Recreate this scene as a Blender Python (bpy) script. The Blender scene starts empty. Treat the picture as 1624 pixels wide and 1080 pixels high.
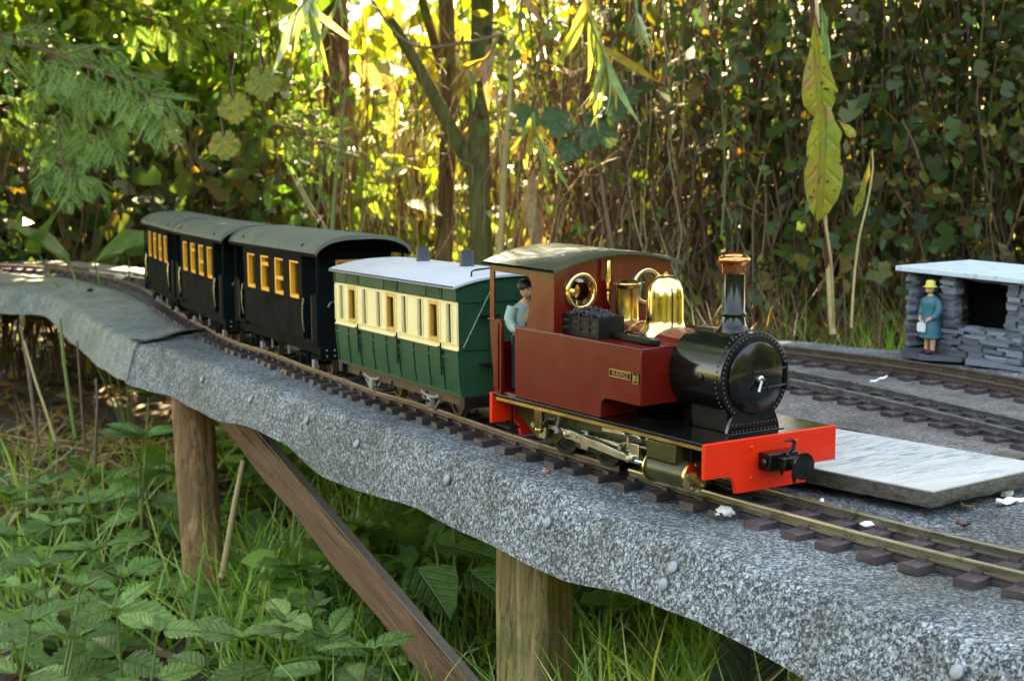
import bpy, bmesh, math, random
import numpy as np
from mathutils import Matrix, Vector
random.seed(7); RNG = np.random.default_rng(11)
scene = bpy.context.scene
COL = scene.collection
PI = math.pi

# ------------------------------------------------------------ camera, sky, sun, exposure
CAM_F, CAM_YAW, CAM_PITCH = 2702.06, 2.53182, 0.13937          # focal length in photo pixels (1624 wide), heading, tilt down
CAM_C = np.array([0.70589, -0.67666, 0.2383])
_fw = np.array([math.cos(CAM_YAW)*math.cos(CAM_PITCH), math.sin(CAM_YAW)*math.cos(CAM_PITCH), -math.sin(CAM_PITCH)])
_rt = np.cross(_fw, [0, 0, 1]); _rt /= np.linalg.norm(_rt); _up = np.cross(_rt, _fw)
cd = bpy.data.cameras.new('camera'); cam = bpy.data.objects.new('camera', cd); COL.objects.link(cam)
cam.matrix_world = Matrix(((_rt[0], _up[0], -_fw[0], CAM_C[0]), (_rt[1], _up[1], -_fw[1], CAM_C[1]), (_rt[2], _up[2], -_fw[2], CAM_C[2]), (0, 0, 0, 1)))
cd.sensor_width = 36.0; cd.lens = 36.0*CAM_F/1624.0
cd.clip_start = 0.02; cd.clip_end = 400.0
cd.dof.use_dof = True; cd.dof.focus_distance = 1.02; cd.dof.aperture_fstop = 27.0
scene.camera = cam

SUN_AZ, SUN_EL = math.radians(156.0), math.radians(44.0)        # direction TO the sun, from behind the hedge
w = bpy.data.worlds.new('World'); scene.world = w; w.use_nodes = True
nt = w.node_tree; bg = nt.nodes['Background']
sky = nt.nodes.new('ShaderNodeTexSky'); sky.sky_type = 'NISHITA'; sky.sun_disc = False
sky.sun_elevation = SUN_EL; sky.sun_rotation = math.radians(90.0) - SUN_AZ
sky.altitude = 50; sky.air_density = 1.0; sky.dust_density = 1.5; sky.ozone_density = 1.0
nt.links.new(sky.outputs[0], bg.inputs[0]); bg.inputs[1].default_value = 0.15
sd = bpy.data.lights.new('sun', 'SUN'); sd.energy = 5.0; sd.angle = math.radians(0.53); sd.color = (1.0, 0.93, 0.80)
sun = bpy.data.objects.new('sun', sd); COL.objects.link(sun)
_sd = Vector((math.cos(SUN_EL)*math.cos(SUN_AZ), math.cos(SUN_EL)*math.sin(SUN_AZ), math.sin(SUN_EL)))
sun.rotation_euler = _sd.to_track_quat('Z', 'Y').to_euler(); sun.location = (-3, 3, 6)
scene.view_settings.view_transform = 'Standard'; scene.view_settings.look = 'None'
scene.view_settings.gamma = 1.0; scene.view_settings.exposure = 3.3
scene.view_settings.use_white_balance = True; scene.view_settings.white_balance_temperature = 9900; scene.view_settings.white_balance_tint = 12   # the photograph is balanced for open shade
scene.render.engine = 'CYCLES'
cy = scene.cycles
cy.use_denoising = True; cy.max_bounces = 7; cy.diffuse_bounces = 3; cy.glossy_bounces = 4; cy.transmission_bounces = 5; cy.transparent_max_bounces = 8
cy.sample_clamp_indirect = 8.0; cy.caustics_reflective = False; cy.caustics_refractive = False

# ------------------------------------------------------------ helpers
def W(px, py, D):
    """world point on the photograph's line of sight through pixel (px, py), D metres along the view axis"""
    return CAM_C + D*(_fw + _rt*(px-812.0)/CAM_F - _up*(py-540.0)/CAM_F)
def Wz(px, py, z):
    d = _fw + _rt*(px-812.0)/CAM_F - _up*(py-540.0)/CAM_F
    return CAM_C + d*((z-CAM_C[2])/d[2])
OFFS = {}
class M:
    def __init__(s): s.V = []; s.F = []
    def add(s, V, F):
        b = len(s.V); s.V.extend([tuple(map(float, v)) for v in V]); s.F.extend([tuple(i+b for i in f) for f in F]); return s
    def box(s, x0, x1, y0, y1, z0, z1):
        V = [(x, y, z) for z in (z0, z1) for y in (y0, y1) for x in (x0, x1)]
        return s.add(V, [(0,2,3,1), (4,5,7,6), (0,1,5,4), (1,3,7,5), (3,2,6,7), (2,0,4,6)])
    def obox(s, c, size, X=(1,0,0), Y=(0,1,0)):
        X = np.array(X, float); X /= np.linalg.norm(X); Y = np.array(Y, float); Z = np.cross(X, Y); Z /= np.linalg.norm(Z); Y = np.cross(Z, X)
        m = M().box(-size[0]/2, size[0]/2, -size[1]/2, size[1]/2, -size[2]/2, size[2]/2)
        return s.add(np.array(c) + np.array(m.V) @ np.array([X, Y, Z]), m.F)
    def bar(s, p, q, w, h, up=(0,0,1)):
        p = np.array(p, float); q = np.array(q, float); d = q-p; L = np.linalg.norm(d); Y = np.cross(up, d/L)
        return s.obox((p+q)/2, (L, w, h), d, Y)
    def tube(s, path, r, n=8, cap=True):
        P = np.array(path, float); k = len(P); r = np.full(k, r) if np.isscalar(r) else np.array(r, float)
        T = np.gradient(P, axis=0); T /= np.linalg.norm(T, axis=1)[:, None]+1e-12
        ref = np.array([0, 0, 1.0]) if abs(T[0][2]) < .9 else np.array([1.0, 0, 0])
        V = []
        for i in range(k):
            a = np.cross(T[i], ref); a /= np.linalg.norm(a)+1e-12; b = np.cross(T[i], a); ref = np.cross(a, T[i])
            for j in range(n):
                t = 2*PI*j/n; V.append(P[i] + r[i]*(math.cos(t)*a + math.sin(t)*b))
        F = [(i*n+j, i*n+(j+1) % n, (i+1)*n+(j+1) % n, (i+1)*n+j) for i in range(k-1) for j in range(n)]
        if cap: F += [tuple(range(n-1, -1, -1)), tuple((k-1)*n+j for j in range(n))]
        return s.add(V, F)
    def cyl(s, p, q, r, n=16, r1=None): return s.tube([p, q], [r, r if r1 is None else r1], n)
    def lathe(s, prof, base=(0,0,0), axis='z', n=24, cap=True):
        V = []
        for r, h in prof:
            for j in range(n):
                t = 2*PI*j/n; a, b = r*math.cos(t), r*math.sin(t)
                V.append({'z': (a, b, h), 'x': (h, a, b), 'y': (b, h, a)}[axis])
        k = len(prof); F = [(i*n+j, i*n+(j+1) % n, (i+1)*n+(j+1) % n, (i+1)*n+j) for i in range(k-1) for j in range(n)]
        if cap: F += [tuple(range(n-1, -1, -1)), tuple((k-1)*n+j for j in range(n))]
        return s.add(np.array(V)+np.array(base), F)
    def prism(s, poly, axis, a, b):
        n = len(poly); V = []
        for h in (a, b):
            for (u, v) in poly: V.append({'x': (h, u, v), 'y': (u, h, v), 'z': (u, v, h)}[axis])
        return s.add(V, [tuple(range(n-1, -1, -1)), tuple(range(n, 2*n))] + [(i, (i+1) % n, n+(i+1) % n, n+i) for i in range(n)])
    def ball(s, c, r, n=12, m=8):
        r = (r, r, r) if np.isscalar(r) else r
        prof = [(math.sin(PI*i/m), -math.cos(PI*i/m)) for i in range(m+1)]; prof[0] = (.02, -1); prof[-1] = (.02, 1)
        t = M().lathe(prof, n=n); return s.add(np.array(t.V)*np.array(r)+np.array(c), t.F)
    def grid(s, G):
        G = np.array(G, float); a, b = G.shape[:2]
        return s.add(G.reshape(-1, 3), [(i*b+j, i*b+j+1, (i+1)*b+j+1, (i+1)*b+j) for i in range(a-1) for j in range(b-1)])
def fixn(me):
    bm = bmesh.new(); bm.from_mesh(me); bmesh.ops.recalc_face_normals(bm, faces=bm.faces); bm.to_mesh(me); bm.free()
def smooth_me(me, ang):
    me.polygons.foreach_set('use_smooth', np.ones(len(me.polygons), bool))
    if ang < 180: me.set_sharp_from_angle(angle=math.radians(ang))
def link(name, me, material, parent=None):
    o = bpy.data.objects.new(name, me); COL.objects.link(o)
    if material is not None and len(me.materials) == 0: me.materials.append(material)
    if parent is not None:
        o.parent = parent
    return o
def obj(name, m, material, parent=None, bevel=0.0, smooth=35, fix=True, seg=2):
    V = np.array(m.V, float)
    if parent is not None and parent.name in OFFS: V = V - np.array(OFFS[parent.name])
    me = bpy.data.meshes.new(name); me.from_pydata(V.tolist(), [], m.F); me.update()
    if fix: fixn(me)
    if smooth: smooth_me(me, smooth)
    o = link(name, me, material, parent)
    if parent is not None and parent.name in OFFS: OFFS[o.name] = OFFS[parent.name]
    if bevel:
        b = o.modifiers.new('edge', 'BEVEL'); b.width = bevel; b.segments = seg; b.limit_method = 'ANGLE'; b.angle_limit = math.radians(40)
    return o
def tag(o, label=None, cat=None, group=None, kind=None):
    if label: o['label'] = label
    if cat: o['category'] = cat
    if group: o['group'] = group
    if kind: o['kind'] = kind
    return o
def thing(name, label, cat, loc=(0,0,0), group=None, rz=0.0, world=False):
    o = bpy.data.objects.new(name, None); COL.objects.link(o); o.empty_display_size = .02
    o.location = loc; o.rotation_euler = (0, 0, rz); tag(o, label, cat, group)
    if world: OFFS[o.name] = tuple(loc)
    return o
KIDS = {}
def copy_tree(o, parent=None):
    c = o.copy(); COL.objects.link(c); c.parent = parent
    for ch in list(o.children): copy_tree(ch, c)
    return c
def plate(name, outer, holes, to3, thick, material, parent, bevel=0):
    """flat plate with holes: outlines in 2D, to3 maps (u, v, h) to 3D"""
    bm = bmesh.new(); ed = []
    for loop in [outer]+holes:
        vs = [bm.verts.new((p[0], p[1], 0)) for p in loop]
        ed += [bm.edges.new((vs[i], vs[(i+1) % len(vs)])) for i in range(len(vs))]
    bmesh.ops.triangle_fill(bm, use_beauty=True, use_dissolve=False, edges=ed)
    r = bmesh.ops.extrude_face_region(bm, geom=bm.faces[:])
    for v in r['geom']:
        if isinstance(v, bmesh.types.BMVert): v.co.z += thick
    off = np.array(OFFS.get(parent.name, (0, 0, 0))) if parent else np.zeros(3)
    for v in bm.verts: v.co = Vector(np.array(to3(v.co.x, v.co.y, v.co.z))-off)
    bmesh.ops.recalc_face_normals(bm, faces=bm.faces)
    me = bpy.data.meshes.new(name); bm.to_mesh(me); bm.free(); smooth_me(me, 30)
    o = link(name, me, material, parent)
    if parent and parent.name in OFFS: OFFS[o.name] = OFFS[parent.name]
    return o
def circ(cx, cy, r, n=28, a0=0): return [(cx+r*math.cos(a0+2*PI*i/n), cy+r*math.sin(a0+2*PI*i/n)) for i in range(n)]
def spline(P, n=12):
    P = np.array(P, float); P = np.vstack([2*P[0]-P[1], P, 2*P[-1]-P[-2]]); o = []
    for i in range(1, len(P)-2):
        t = np.linspace(0, 1, n, endpoint=False)[:, None]; a, b, c, d = P[i-1:i+3]
        o.append(.5*((2*b)+(-a+c)*t+(2*a-5*b+4*c-d)*t**2+(-a+3*b-3*c+d)*t**3))
    return np.vstack(o+[P[-2][None]])
def fastmesh(name, V, F, cols=None, smooth=False):
    """V (n,3), F (m,k) same-size faces, cols (n,3)"""
    V = np.ascontiguousarray(V, np.float32); F = np.ascontiguousarray(F, np.int32); m, k = F.shape
    me = bpy.data.meshes.new(name); me.vertices.add(len(V)); me.vertices.foreach_set('co', V.ravel())
    me.loops.add(m*k); me.loops.foreach_set('vertex_index', F.ravel())
    me.polygons.add(m); me.polygons.foreach_set('loop_start', np.arange(0, m*k, k, dtype=np.int32))
    if smooth: me.polygons.foreach_set('use_smooth', np.ones(m, bool))
    me.update(calc_edges=True)
    if cols is not None:
        a = me.attributes.new('leaf_colour', 'FLOAT_COLOR', 'POINT')
        c = np.ones((len(V), 4), np.float32); c[:, :3] = cols; a.data.foreach_set('color', c.ravel())
    return me
def frames(axis, normal):
    a = axis/(np.linalg.norm(axis, axis=1)[:, None]+1e-9)
    n = normal - (normal*a).sum(1)[:, None]*a; n /= np.linalg.norm(n, axis=1)[:, None]+1e-9
    return a, np.cross(n, a), n
def scatter(tv, tf, pos, axis, normal, size, width=None):
    """copy a leaf template (x along the leaf, y across, z normal) to many places"""
    a, s, n = frames(axis, normal); N = len(pos); k = len(tv)
    size = np.broadcast_to(np.asarray(size, float), (N,)); wd = size if width is None else np.broadcast_to(np.asarray(width, float), (N,))
    V = pos[:, None] + (size[:, None]*tv[None, :, 0])[..., None]*a[:, None] + (wd[:, None]*tv[None, :, 1])[..., None]*s[:, None] + (size[:, None]*tv[None, :, 2])[..., None]*n[:, None]
    F = (np.arange(N)[:, None, None]*k + tf[None]).reshape(-1, tf.shape[1])
    return V.reshape(-1, 3), F
def rnd(n, a=0.0, b=1.0): return RNG.uniform(a, b, n)
def rdir(n):
    v = RNG.normal(size=(n, 3)); return v/np.linalg.norm(v, axis=1)[:, None]
def pick(cols, n, jit=.18):
    c = np.array(cols)[RNG.integers(0, len(cols), n)]; return np.clip(c*(1+jit*RNG.normal(size=(n, 1)))*(1+.06*RNG.normal(size=(n, 3))), .003, .95)
ORD = ['first','second','third','fourth','fifth','sixth','seventh','eighth','ninth','tenth','eleventh','twelfth','thirteenth','fourteenth','fifteenth']

# ------------------------------------------------------------ materials
def newmat(name):
    m = bpy.data.materials.new(name); m.use_nodes = True; nt = m.node_tree
    return m, nt, nt.nodes['Principled BSDF'], nt.nodes['Material Output']
def N(nt, typ, **kw):
    n = nt.nodes.new(typ)
    for k, v in kw.items():
        if k.startswith('i_'): n.inputs[k[2:].replace('_', ' ')].default_value = v
        else: setattr(n, k, v)
    return n
def ramp(nt, fac, stops, interp='LINEAR'):
    r = nt.nodes.new('ShaderNodeValToRGB'); r.color_ramp.interpolation = interp
    while len(r.color_ramp.elements) < len(stops): r.color_ramp.elements.new(.5)
    for e, (p, c) in zip(r.color_ramp.elements, stops): e.position = p; e.color = (*c, 1) if len(c) == 3 else c
    nt.links.new(fac, r.inputs[0]); return r.outputs[0]
def coords(nt, stretch=(1,1,1), kind='Object'):
    t = nt.nodes.new('ShaderNodeTexCoord'); mp = nt.nodes.new('ShaderNodeMapping'); mp.inputs['Scale'].default_value = stretch
    nt.links.new(t.outputs[kind], mp.inputs[0]); return mp.outputs[0]
def noise(nt, vec, scale, detail=4, rough=.6, dist=0):
    n = nt.nodes.new('ShaderNodeTexNoise'); n.inputs['Scale'].default_value = scale; n.inputs['Detail'].default_value = detail
    n.inputs['Roughness'].default_value = rough; n.inputs['Distortion'].default_value = dist; nt.links.new(vec, n.inputs['Vector']); return n.outputs[0]
def bump(nt, h, strength, dist, bs):
    b = nt.nodes.new('ShaderNodeBump'); b.inputs['Strength'].default_value = strength; b.inputs['Distance'].default_value = dist
    nt.links.new(h, b.inputs['Height']); nt.links.new(b.outputs[0], bs.inputs['Normal']); return b
def mixc(nt, f, a, b, mode='MIX'):
    m = nt.nodes.new('ShaderNodeMix'); m.data_type = 'RGBA'; m.blend_type = mode
    for s, v in ((m.inputs[0], f), (m.inputs[6], a), (m.inputs[7], b)):
        if hasattr(v, 'is_output'): nt.links.new(v, s)
        else: s.default_value = v if not isinstance(v, tuple) else ((*v, 1) if len(v) == 3 else v)
    return m.outputs[2]
def pm(name, c1, c2=None, scale=60, detail=4, rough=.5, metal=0.0, bmp=0.0, bscale=None, bdist=.001, coat=0.0, stretch=(1,1,1), spec=.5, rvar=0.0, dirt=None, dirt_scale=40, dirt_lo=.55):
    m, nt, b, out = newmat(name); c2 = c2 or c1
    v = coords(nt, stretch)
    n1 = noise(nt, v, scale, detail)
    c = ramp(nt, n1, [(.3, c1), (.7, c2)])
    if dirt:
        f = ramp(nt, noise(nt, coords(nt), dirt_scale, 6, .65), [(dirt_lo, (0,0,0)), (dirt_lo+.17, (1,1,1))])
        c = mixc(nt, f, c, dirt)
    nt.links.new(c, b.inputs['Base Color'])
    b.inputs['Metallic'].default_value = metal; b.inputs['Specular IOR Level'].default_value = spec
    b.inputs['Coat Weight'].default_value = coat; b.inputs['Coat Roughness'].default_value = .06
    if rvar:
        r = ramp(nt, noise(nt, coords(nt), (bscale or scale)*.7, 5, .6), [(.3, (max(.02, rough-rvar),)*3), (.7, (min(1, rough+rvar),)*3)]); nt.links.new(r, b.inputs['Roughness'])
    else: b.inputs['Roughness'].default_value = rough
    if bmp: bump(nt, noise(nt, v, bscale or scale*2, 5, .65), bmp, bdist, b)
    return m
def felt(name, dark, mid, light, tint, scale, seed=0.0):
    """mineral granules: random light and dark flakes of two sizes, worn and dirty in patches"""
    m, nt, b, out = newmat(name); v = coords(nt)
    wob = N(nt, 'ShaderNodeVectorMath', operation='ADD'); nz = N(nt, 'ShaderNodeTexNoise'); nz.inputs['Scale'].default_value = scale*.8; nz.inputs['Detail'].default_value = 2; nt.links.new(v, nz.inputs['Vector'])
    sc = N(nt, 'ShaderNodeVectorMath', operation='SCALE'); sc.inputs['Scale'].default_value = 1.3/scale; nt.links.new(nz.outputs['Color'], sc.inputs[0]); nt.links.new(v, wob.inputs[0]); nt.links.new(sc.outputs[0], wob.inputs[1])
    cs = []; ds = []
    for k in (1.0, 1.9):
        vo = N(nt, 'ShaderNodeTexVoronoi', feature='F1'); vo.inputs['Scale'].default_value = scale*k; nt.links.new(wob.outputs[0], vo.inputs['Vector'])
        sep = nt.nodes.new('ShaderNodeSeparateColor'); nt.links.new(vo.outputs['Color'], sep.inputs[0]); cs.append(sep.outputs[0]); ds.append(vo.outputs['Distance'])
    lo = tuple(.5*d+.5*k for d, k in zip(dark, mid)); hi = tuple(min(.8, x*1.35) for x in light)
    st = [(0, dark), (.22, lo), (.48, mid), (.66, tuple(.6*d+.4*k for d, k in zip(mid, light))), (.84, light), (1, hi)]
    c = mixc(nt, .5, ramp(nt, cs[0], st), ramp(nt, cs[1], st))
    c = mixc(nt, .55, c, ramp(nt, ds[0], [(.25, (1,1,1)), (.75, (.4,.4,.4))]), 'MULTIPLY')
    f = ramp(nt, noise(nt, v, 9, 5, .6), [(.42, (0,0,0)), (.7, (1,1,1))]); c = mixc(nt, f, c, mixc(nt, .45, c, tint))
    c = mixc(nt, .8, c, ramp(nt, noise(nt, v, 34, 6, .7), [(.33, (.5,.48,.45)), (.58, (1,1,1))]), 'MULTIPLY')
    c = mixc(nt, .85, c, ramp(nt, noise(nt, v, 3.3, 4, .55, .6), [(.36, (.60, .58, .53)), (.5, (1, 1, 1))]), 'MULTIPLY')
    ms = ramp(nt, noise(nt, coords(nt, (1, 1, .45)), 21, 7, .72), [(.60, (0,0,0)), (.70, (1,1,1))]); c = mixc(nt, mixc(nt, 1.0, ms, (.55,.55,.55), 'MULTIPLY'), c, tuple(x*.55 for x in tint))
    nt.links.new(c, b.inputs['Base Color']); b.inputs['Roughness'].default_value = .78; b.inputs['Specular IOR Level'].default_value = .4
    h = N(nt, 'ShaderNodeMath', operation='ADD'); nt.links.new(cs[0], h.inputs[0]); nt.links.new(cs[1], h.inputs[1])
    bump(nt, h.outputs[0], .40, .0009, b)
    return m
def leafmat(name, col=None, trans=.38, rough=.45, tmul=(1.5, 1.45, .55), var=.3, spots=None, vein=None, nscale=7):
    """leaf surface; single leaves are modelled one unit long, so textures run in leaf lengths"""
    m, nt, b, out = newmat(name)
    if col is None:
        at = N(nt, 'ShaderNodeAttribute'); at.attribute_name = 'leaf_colour'; c = at.outputs['Color']
    else:
        oi = nt.nodes.new('ShaderNodeObjectInfo'); tc_ = nt.nodes.new('ShaderNodeTexCoord')
        ofs = N(nt, 'ShaderNodeVectorMath', operation='ADD'); sc_ = N(nt, 'ShaderNodeVectorMath', operation='SCALE'); sc_.inputs[0].default_value = (3.1, 7.7, 5.3); nt.links.new(oi.outputs['Random'], sc_.inputs['Scale'])
        nt.links.new(tc_.outputs['Object'], ofs.inputs[0]); nt.links.new(sc_.outputs[0], ofs.inputs[1]); v = ofs.outputs[0]
        c = ramp(nt, noise(nt, v, nscale, 6, .65), [(.3, tuple(x*.62 for x in col)), (.7, tuple(x*1.3 for x in col))])
        hv = N(nt, 'ShaderNodeHueSaturation'); mr = N(nt, 'ShaderNodeMapRange'); mr.inputs[3].default_value = 1-var; mr.inputs[4].default_value = 1+var
        nt.links.new(oi.outputs['Random'], mr.inputs[0]); nt.links.new(mr.outputs[0], hv.inputs['Value']); mh = N(nt, 'ShaderNodeMapRange'); mh.inputs[3].default_value = .475; mh.inputs[4].default_value = .512; fr_ = N(nt, 'ShaderNodeMath', operation='FRACT'); ml_ = N(nt, 'ShaderNodeMath', operation='MULTIPLY'); ml_.inputs[1].default_value = 37.0; nt.links.new(oi.outputs['Random'], ml_.inputs[0]); nt.links.new(ml_.outputs[0], fr_.inputs[0]); nt.links.new(fr_.outputs[0], mh.inputs[0]); nt.links.new(mh.outputs[0], hv.inputs['Hue']); nt.links.new(c, hv.inputs['Color']); c = hv.outputs[0]
        if spots:
            f = ramp(nt, noise(nt, v, spots[1]*.3, 5, .6), [(.44, (0,0,0)), (.60, (1,1,1))]); c = mixc(nt, f, c, spots[3])
            if len(spots) > 4: f = ramp(nt, noise(nt, v, spots[1]*.22, 4, .6), [(.54, (0,0,0)), (.63, (1,1,1))]); c = mixc(nt, f, c, spots[4])
            f = ramp(nt, noise(nt, v, spots[1], 3, .6), [(spots[2], (0,0,0)), (spots[2]+.03, (1,1,1))]); c = mixc(nt, f, c, spots[0])
        if vein:
            sp_ = nt.nodes.new('ShaderNodeSeparateXYZ'); nt.links.new(tc_.outputs['Object'], sp_.inputs[0])
            def mth(op, x, y=None):
                q = N(nt, 'ShaderNodeMath', operation=op)
                for k_, u in ((0, x), (1, y)):
                    if u is None: continue
                    if hasattr(u, 'is_output'): nt.links.new(u, q.inputs[k_])
                    else: q.inputs[k_].default_value = u
                return q.outputs[0]
            ay = mth('ABSOLUTE', sp_.outputs[1]); ph = mth('MULTIPLY', mth('SUBTRACT', sp_.outputs[0], mth('MULTIPLY', ay, 1.1)), vein[1]*2*PI)
            lat = mth('POWER', mth('MULTIPLY_ADD' if False else 'ADD', mth('MULTIPLY', mth('COSINE', ph), .5), .5), 14.0)
            mid = mth('SMOOTH_MIN' if False else 'MAXIMUM', mth('SUBTRACT', 1.0, mth('MULTIPLY', ay, vein[2])), 0.0); h = mth('MAXIMUM', mth('MULTIPLY', lat, vein[3] if len(vein) > 3 else .3), mid)
            c = mixc(nt, mth('MULTIPLY', h, .55), c, vein[0]); bump(nt, mth('SUBTRACT', 1.0, h), .5, .02, b)
    nt.links.new(c, b.inputs['Base Color']); b.inputs['Roughness'].default_value = rough; b.inputs['Specular IOR Level'].default_value = .4
    t = nt.nodes.new('ShaderNodeBsdfTranslucent'); tc = mixc(nt, 1.0, c, tmul, 'MULTIPLY'); nt.links.new(tc, t.inputs[0])
    mx = nt.nodes.new('ShaderNodeMixShader'); mx.inputs[0].default_value = trans
    nt.links.new(b.outputs[0], mx.inputs[1]); nt.links.new(t.outputs[0], mx.inputs[2]); nt.links.new(mx.outputs[0], out.inputs[0])
    return m
def glassmat(name):
    m, nt, b, out = newmat(name); nt.nodes.remove(b)
    g = nt.nodes.new('ShaderNodeBsdfGlossy'); g.inputs['Roughness'].default_value = .04; t = nt.nodes.new('ShaderNodeBsdfTransparent'); t.inputs[0].default_value = (.86, .88, .86, 1)
    fr = nt.nodes.new('ShaderNodeFresnel'); fr.inputs[0].default_value = 1.16
    mx = nt.nodes.new('ShaderNodeMixShader'); nt.links.new(fr.outputs[0], mx.inputs[0]); nt.links.new(t.outputs[0], mx.inputs[1]); nt.links.new(g.outputs[0], mx.inputs[2]); nt.links.new(mx.outputs[0], out.inputs[0])
    return m
def wood(name, c1, c2, c3, axis=2, scale=30, bmp=.6, rough=.8, moss=None):
    m, nt, b, out = newmat(name); st = [1, 1, 1]; st[axis] = .06
    v = coords(nt, tuple(st)); kst = [1, 1, 1]; kst[axis] = .45; kv = N(nt, 'ShaderNodeTexVoronoi', feature='F1'); kv.inputs['Scale'].default_value = 22.0; nt.links.new(coords(nt, tuple(kst)), kv.inputs['Vector']); n1 = noise(nt, v, scale*3, 6, .62, .4); n2 = noise(nt, v, scale, 3, .5)
    c = ramp(nt, n1, [(.3, c1), (.5, c2), (.72, c3)]); c = mixc(nt, ramp(nt, n2, [(.35, (0,0,0)), (.65, (.6,.6,.6))]), c, c1); c = mixc(nt, ramp(nt, kv.outputs['Distance'], [(.05, (.9,.9,.9)), (.13, (0,0,0))]), c, tuple(x*.5 for x in c1))
    crk = ramp(nt, noise(nt, v, scale*.9, 3, .5, .8), [(.485, (0,0,0)), (.5, (1,1,1)), (.515, (0,0,0))]); c = mixc(nt, mixc(nt, 1.0, crk, (.6,.6,.6), 'MULTIPLY'), c, tuple(x*.3 for x in c1))
    if moss: c = mixc(nt, ramp(nt, noise(nt, coords(nt), 14, 5, .6), [(.5, (0,0,0)), (.66, (.8,.8,.8))]), c, moss)
    nt.links.new(c, b.inputs['Base Color']); b.inputs['Roughness'].default_value = rough; b.inputs['Specular IOR Level'].default_value = .25
    bump(nt, n1, bmp, .002, b); return m
K = {}
K['felt'] = felt('mineral_felt', (.006,.008,.009), (.064,.076,.082), (.50,.56,.60), (.062,.074,.046), 540)
K['felt_old'] = felt('weathered_felt', (.07,.08,.07), (.24,.27,.245), (.42,.46,.43), (.19,.22,.13), 560)
K['grit'] = felt('brown_grit', (.05,.042,.040), (.17,.15,.143), (.36,.33,.32), (.12,.10,.085), 560)
K['maroon'] = pm('maroon_paint', (.118,.006,.0042), (.14,.0085,.005), 40, rough=.17, spec=.5, coat=.0, dirt=(.10,.022,.014), dirt_scale=70, dirt_lo=.57, rvar=.05, bscale=90)
K['red'] = pm('signal_red_paint', (.80,.024,.005), (.86,.030,.007), 40, rough=.34, coat=.0, spec=.35, rvar=.05)
K['black'] = pm('black_gloss_paint', (.004,.004,.004), (.007,.007,.006), 50, rough=.14, spec=.42, rvar=.05)
K['grassreflect'] = pm('black_paint_grass_reflection', (.030,.028,.008), (.05,.045,.014), 70, rough=.30, spec=.35, rvar=.08)  # olive tint stands in for sunlit grass reflected in black paint
K['satin'] = pm('black_satin', (.006,.006,.006), (.011,.010,.010), 120, rough=.42, spec=.16, rvar=.1)
K['brass'] = pm('polished_brass', (.86,.60,.30), (.78,.53,.25), 60, rough=.17, metal=1, rvar=.07)
K['gold'] = pm('satin_brass', (.66,.47,.18), (.58,.40,.15), 60, rough=.22, metal=1, rvar=.07)
K['copper'] = pm('copper', (.80,.33,.13), (.70,.27,.10), 70, rough=.17, metal=1, rvar=.06)
K['steel'] = pm('bright_steel', (.56,.54,.47), (.46,.44,.38), 80, rough=.26, metal=1, rvar=.08)
K['roofblack'] = pm('cab_roof_paint', (.040,.046,.030), (.055,.060,.040), 40, rough=.24, coat=.3, rvar=.06)
K['green'] = pm('carriage_green', (.010,.058,.029), (.015,.074,.037), 40, rough=.45, spec=.09, coat=.0, rvar=.08)
K['cream'] = pm('cream_paint', (.80,.66,.32), (.84,.70,.37), 50, rough=.4)
K['ochre'] = pm('ochre_wood_frame', (.60,.31,.055), (.66,.36,.07), 60, rough=.42, stretch=(1,1,.2))
K['orange'] = pm('orange_window_frame', (.88,.36,.018), (.92,.42,.03), 60, rough=.45)
K['roofwhite'] = pm('pale_roof_paint', (.40,.42,.44), (.46,.475,.49), 30, rough=.6, dirt=(.33,.34,.34), dirt_scale=25)
K['bluegrey'] = pm('blue_grey_vent', (.016,.019,.028), (.022,.026,.036), 60, rough=.55)
K['canvas'] = pm('grey_canvas_roof', (.075,.085,.055), (.105,.112,.078), 45, rough=.72, bmp=.35, bscale=900, bdist=.0004, dirt=(.07,.075,.055), dirt_scale=30)
K['darkcar'] = pm('black_green_coach_paint', (.0040,.0066,.0068), (.0062,.0092,.0088), 40, rough=.6, spec=.01, rvar=.1)
K['rust'] = pm('rusty_underframe', (.055,.028,.012), (.10,.055,.022), 140, rough=.75, bmp=.3, bscale=400, bdist=.0004)
K['greymetal'] = pm('grey_axle_metal', (.19,.18,.16), (.26,.24,.22), 120, rough=.55, dirt=(.08,.06,.045), dirt_scale=180)
K['inside'] = pm('carriage_inside', (.035,.019,.008), (.05,.028,.011), 60, rough=.7)
K['insided'] = pm('dark_carriage_inside', (.05,.018,.006), (.075,.028,.008), 60, rough=.7)
K['sleeper'] = pm('brown_sleeper', (.040,.026,.028), (.066,.044,.045), 90, rough=.62, bmp=.5, bscale=260, bdist=.0008, stretch=(1,.15,1), dirt=(.10,.085,.08), dirt_scale=90, dirt_lo=.58)
K['rail'] = pm('tarnished_rail', (.185,.165,.115), (.31,.28,.205), 90, rough=.36, metal=.85, stretch=(.15,.15,1), dirt=(.10,.07,.04), dirt_scale=70, rvar=.1)
K['railgrey'] = pm('grey_rail', (.20,.20,.20), (.34,.34,.36), 90, rough=.33, metal=.85, dirt=(.12,.085,.07), dirt_scale=60, rvar=.1)
K['raildark'] = pm('rusty_dark_rail', (.075,.048,.032), (.14,.10,.07), 90, rough=.5, metal=.5, dirt=(.06,.04,.03), dirt_scale=60)
K['nail'] = pm('zinc_nail', (.20,.22,.25), (.30,.32,.35), 300, rough=.5, metal=.3)
K['rivet'] = pm('rivet_head_glints', (.035,.035,.035), (.07,.07,.068), 300, rough=.3)  # grey stands in for sky glints on black rivet heads
K['coal'] = pm('coal', (.012,.013,.016), (.04,.045,.055), 500, rough=.25)
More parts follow.
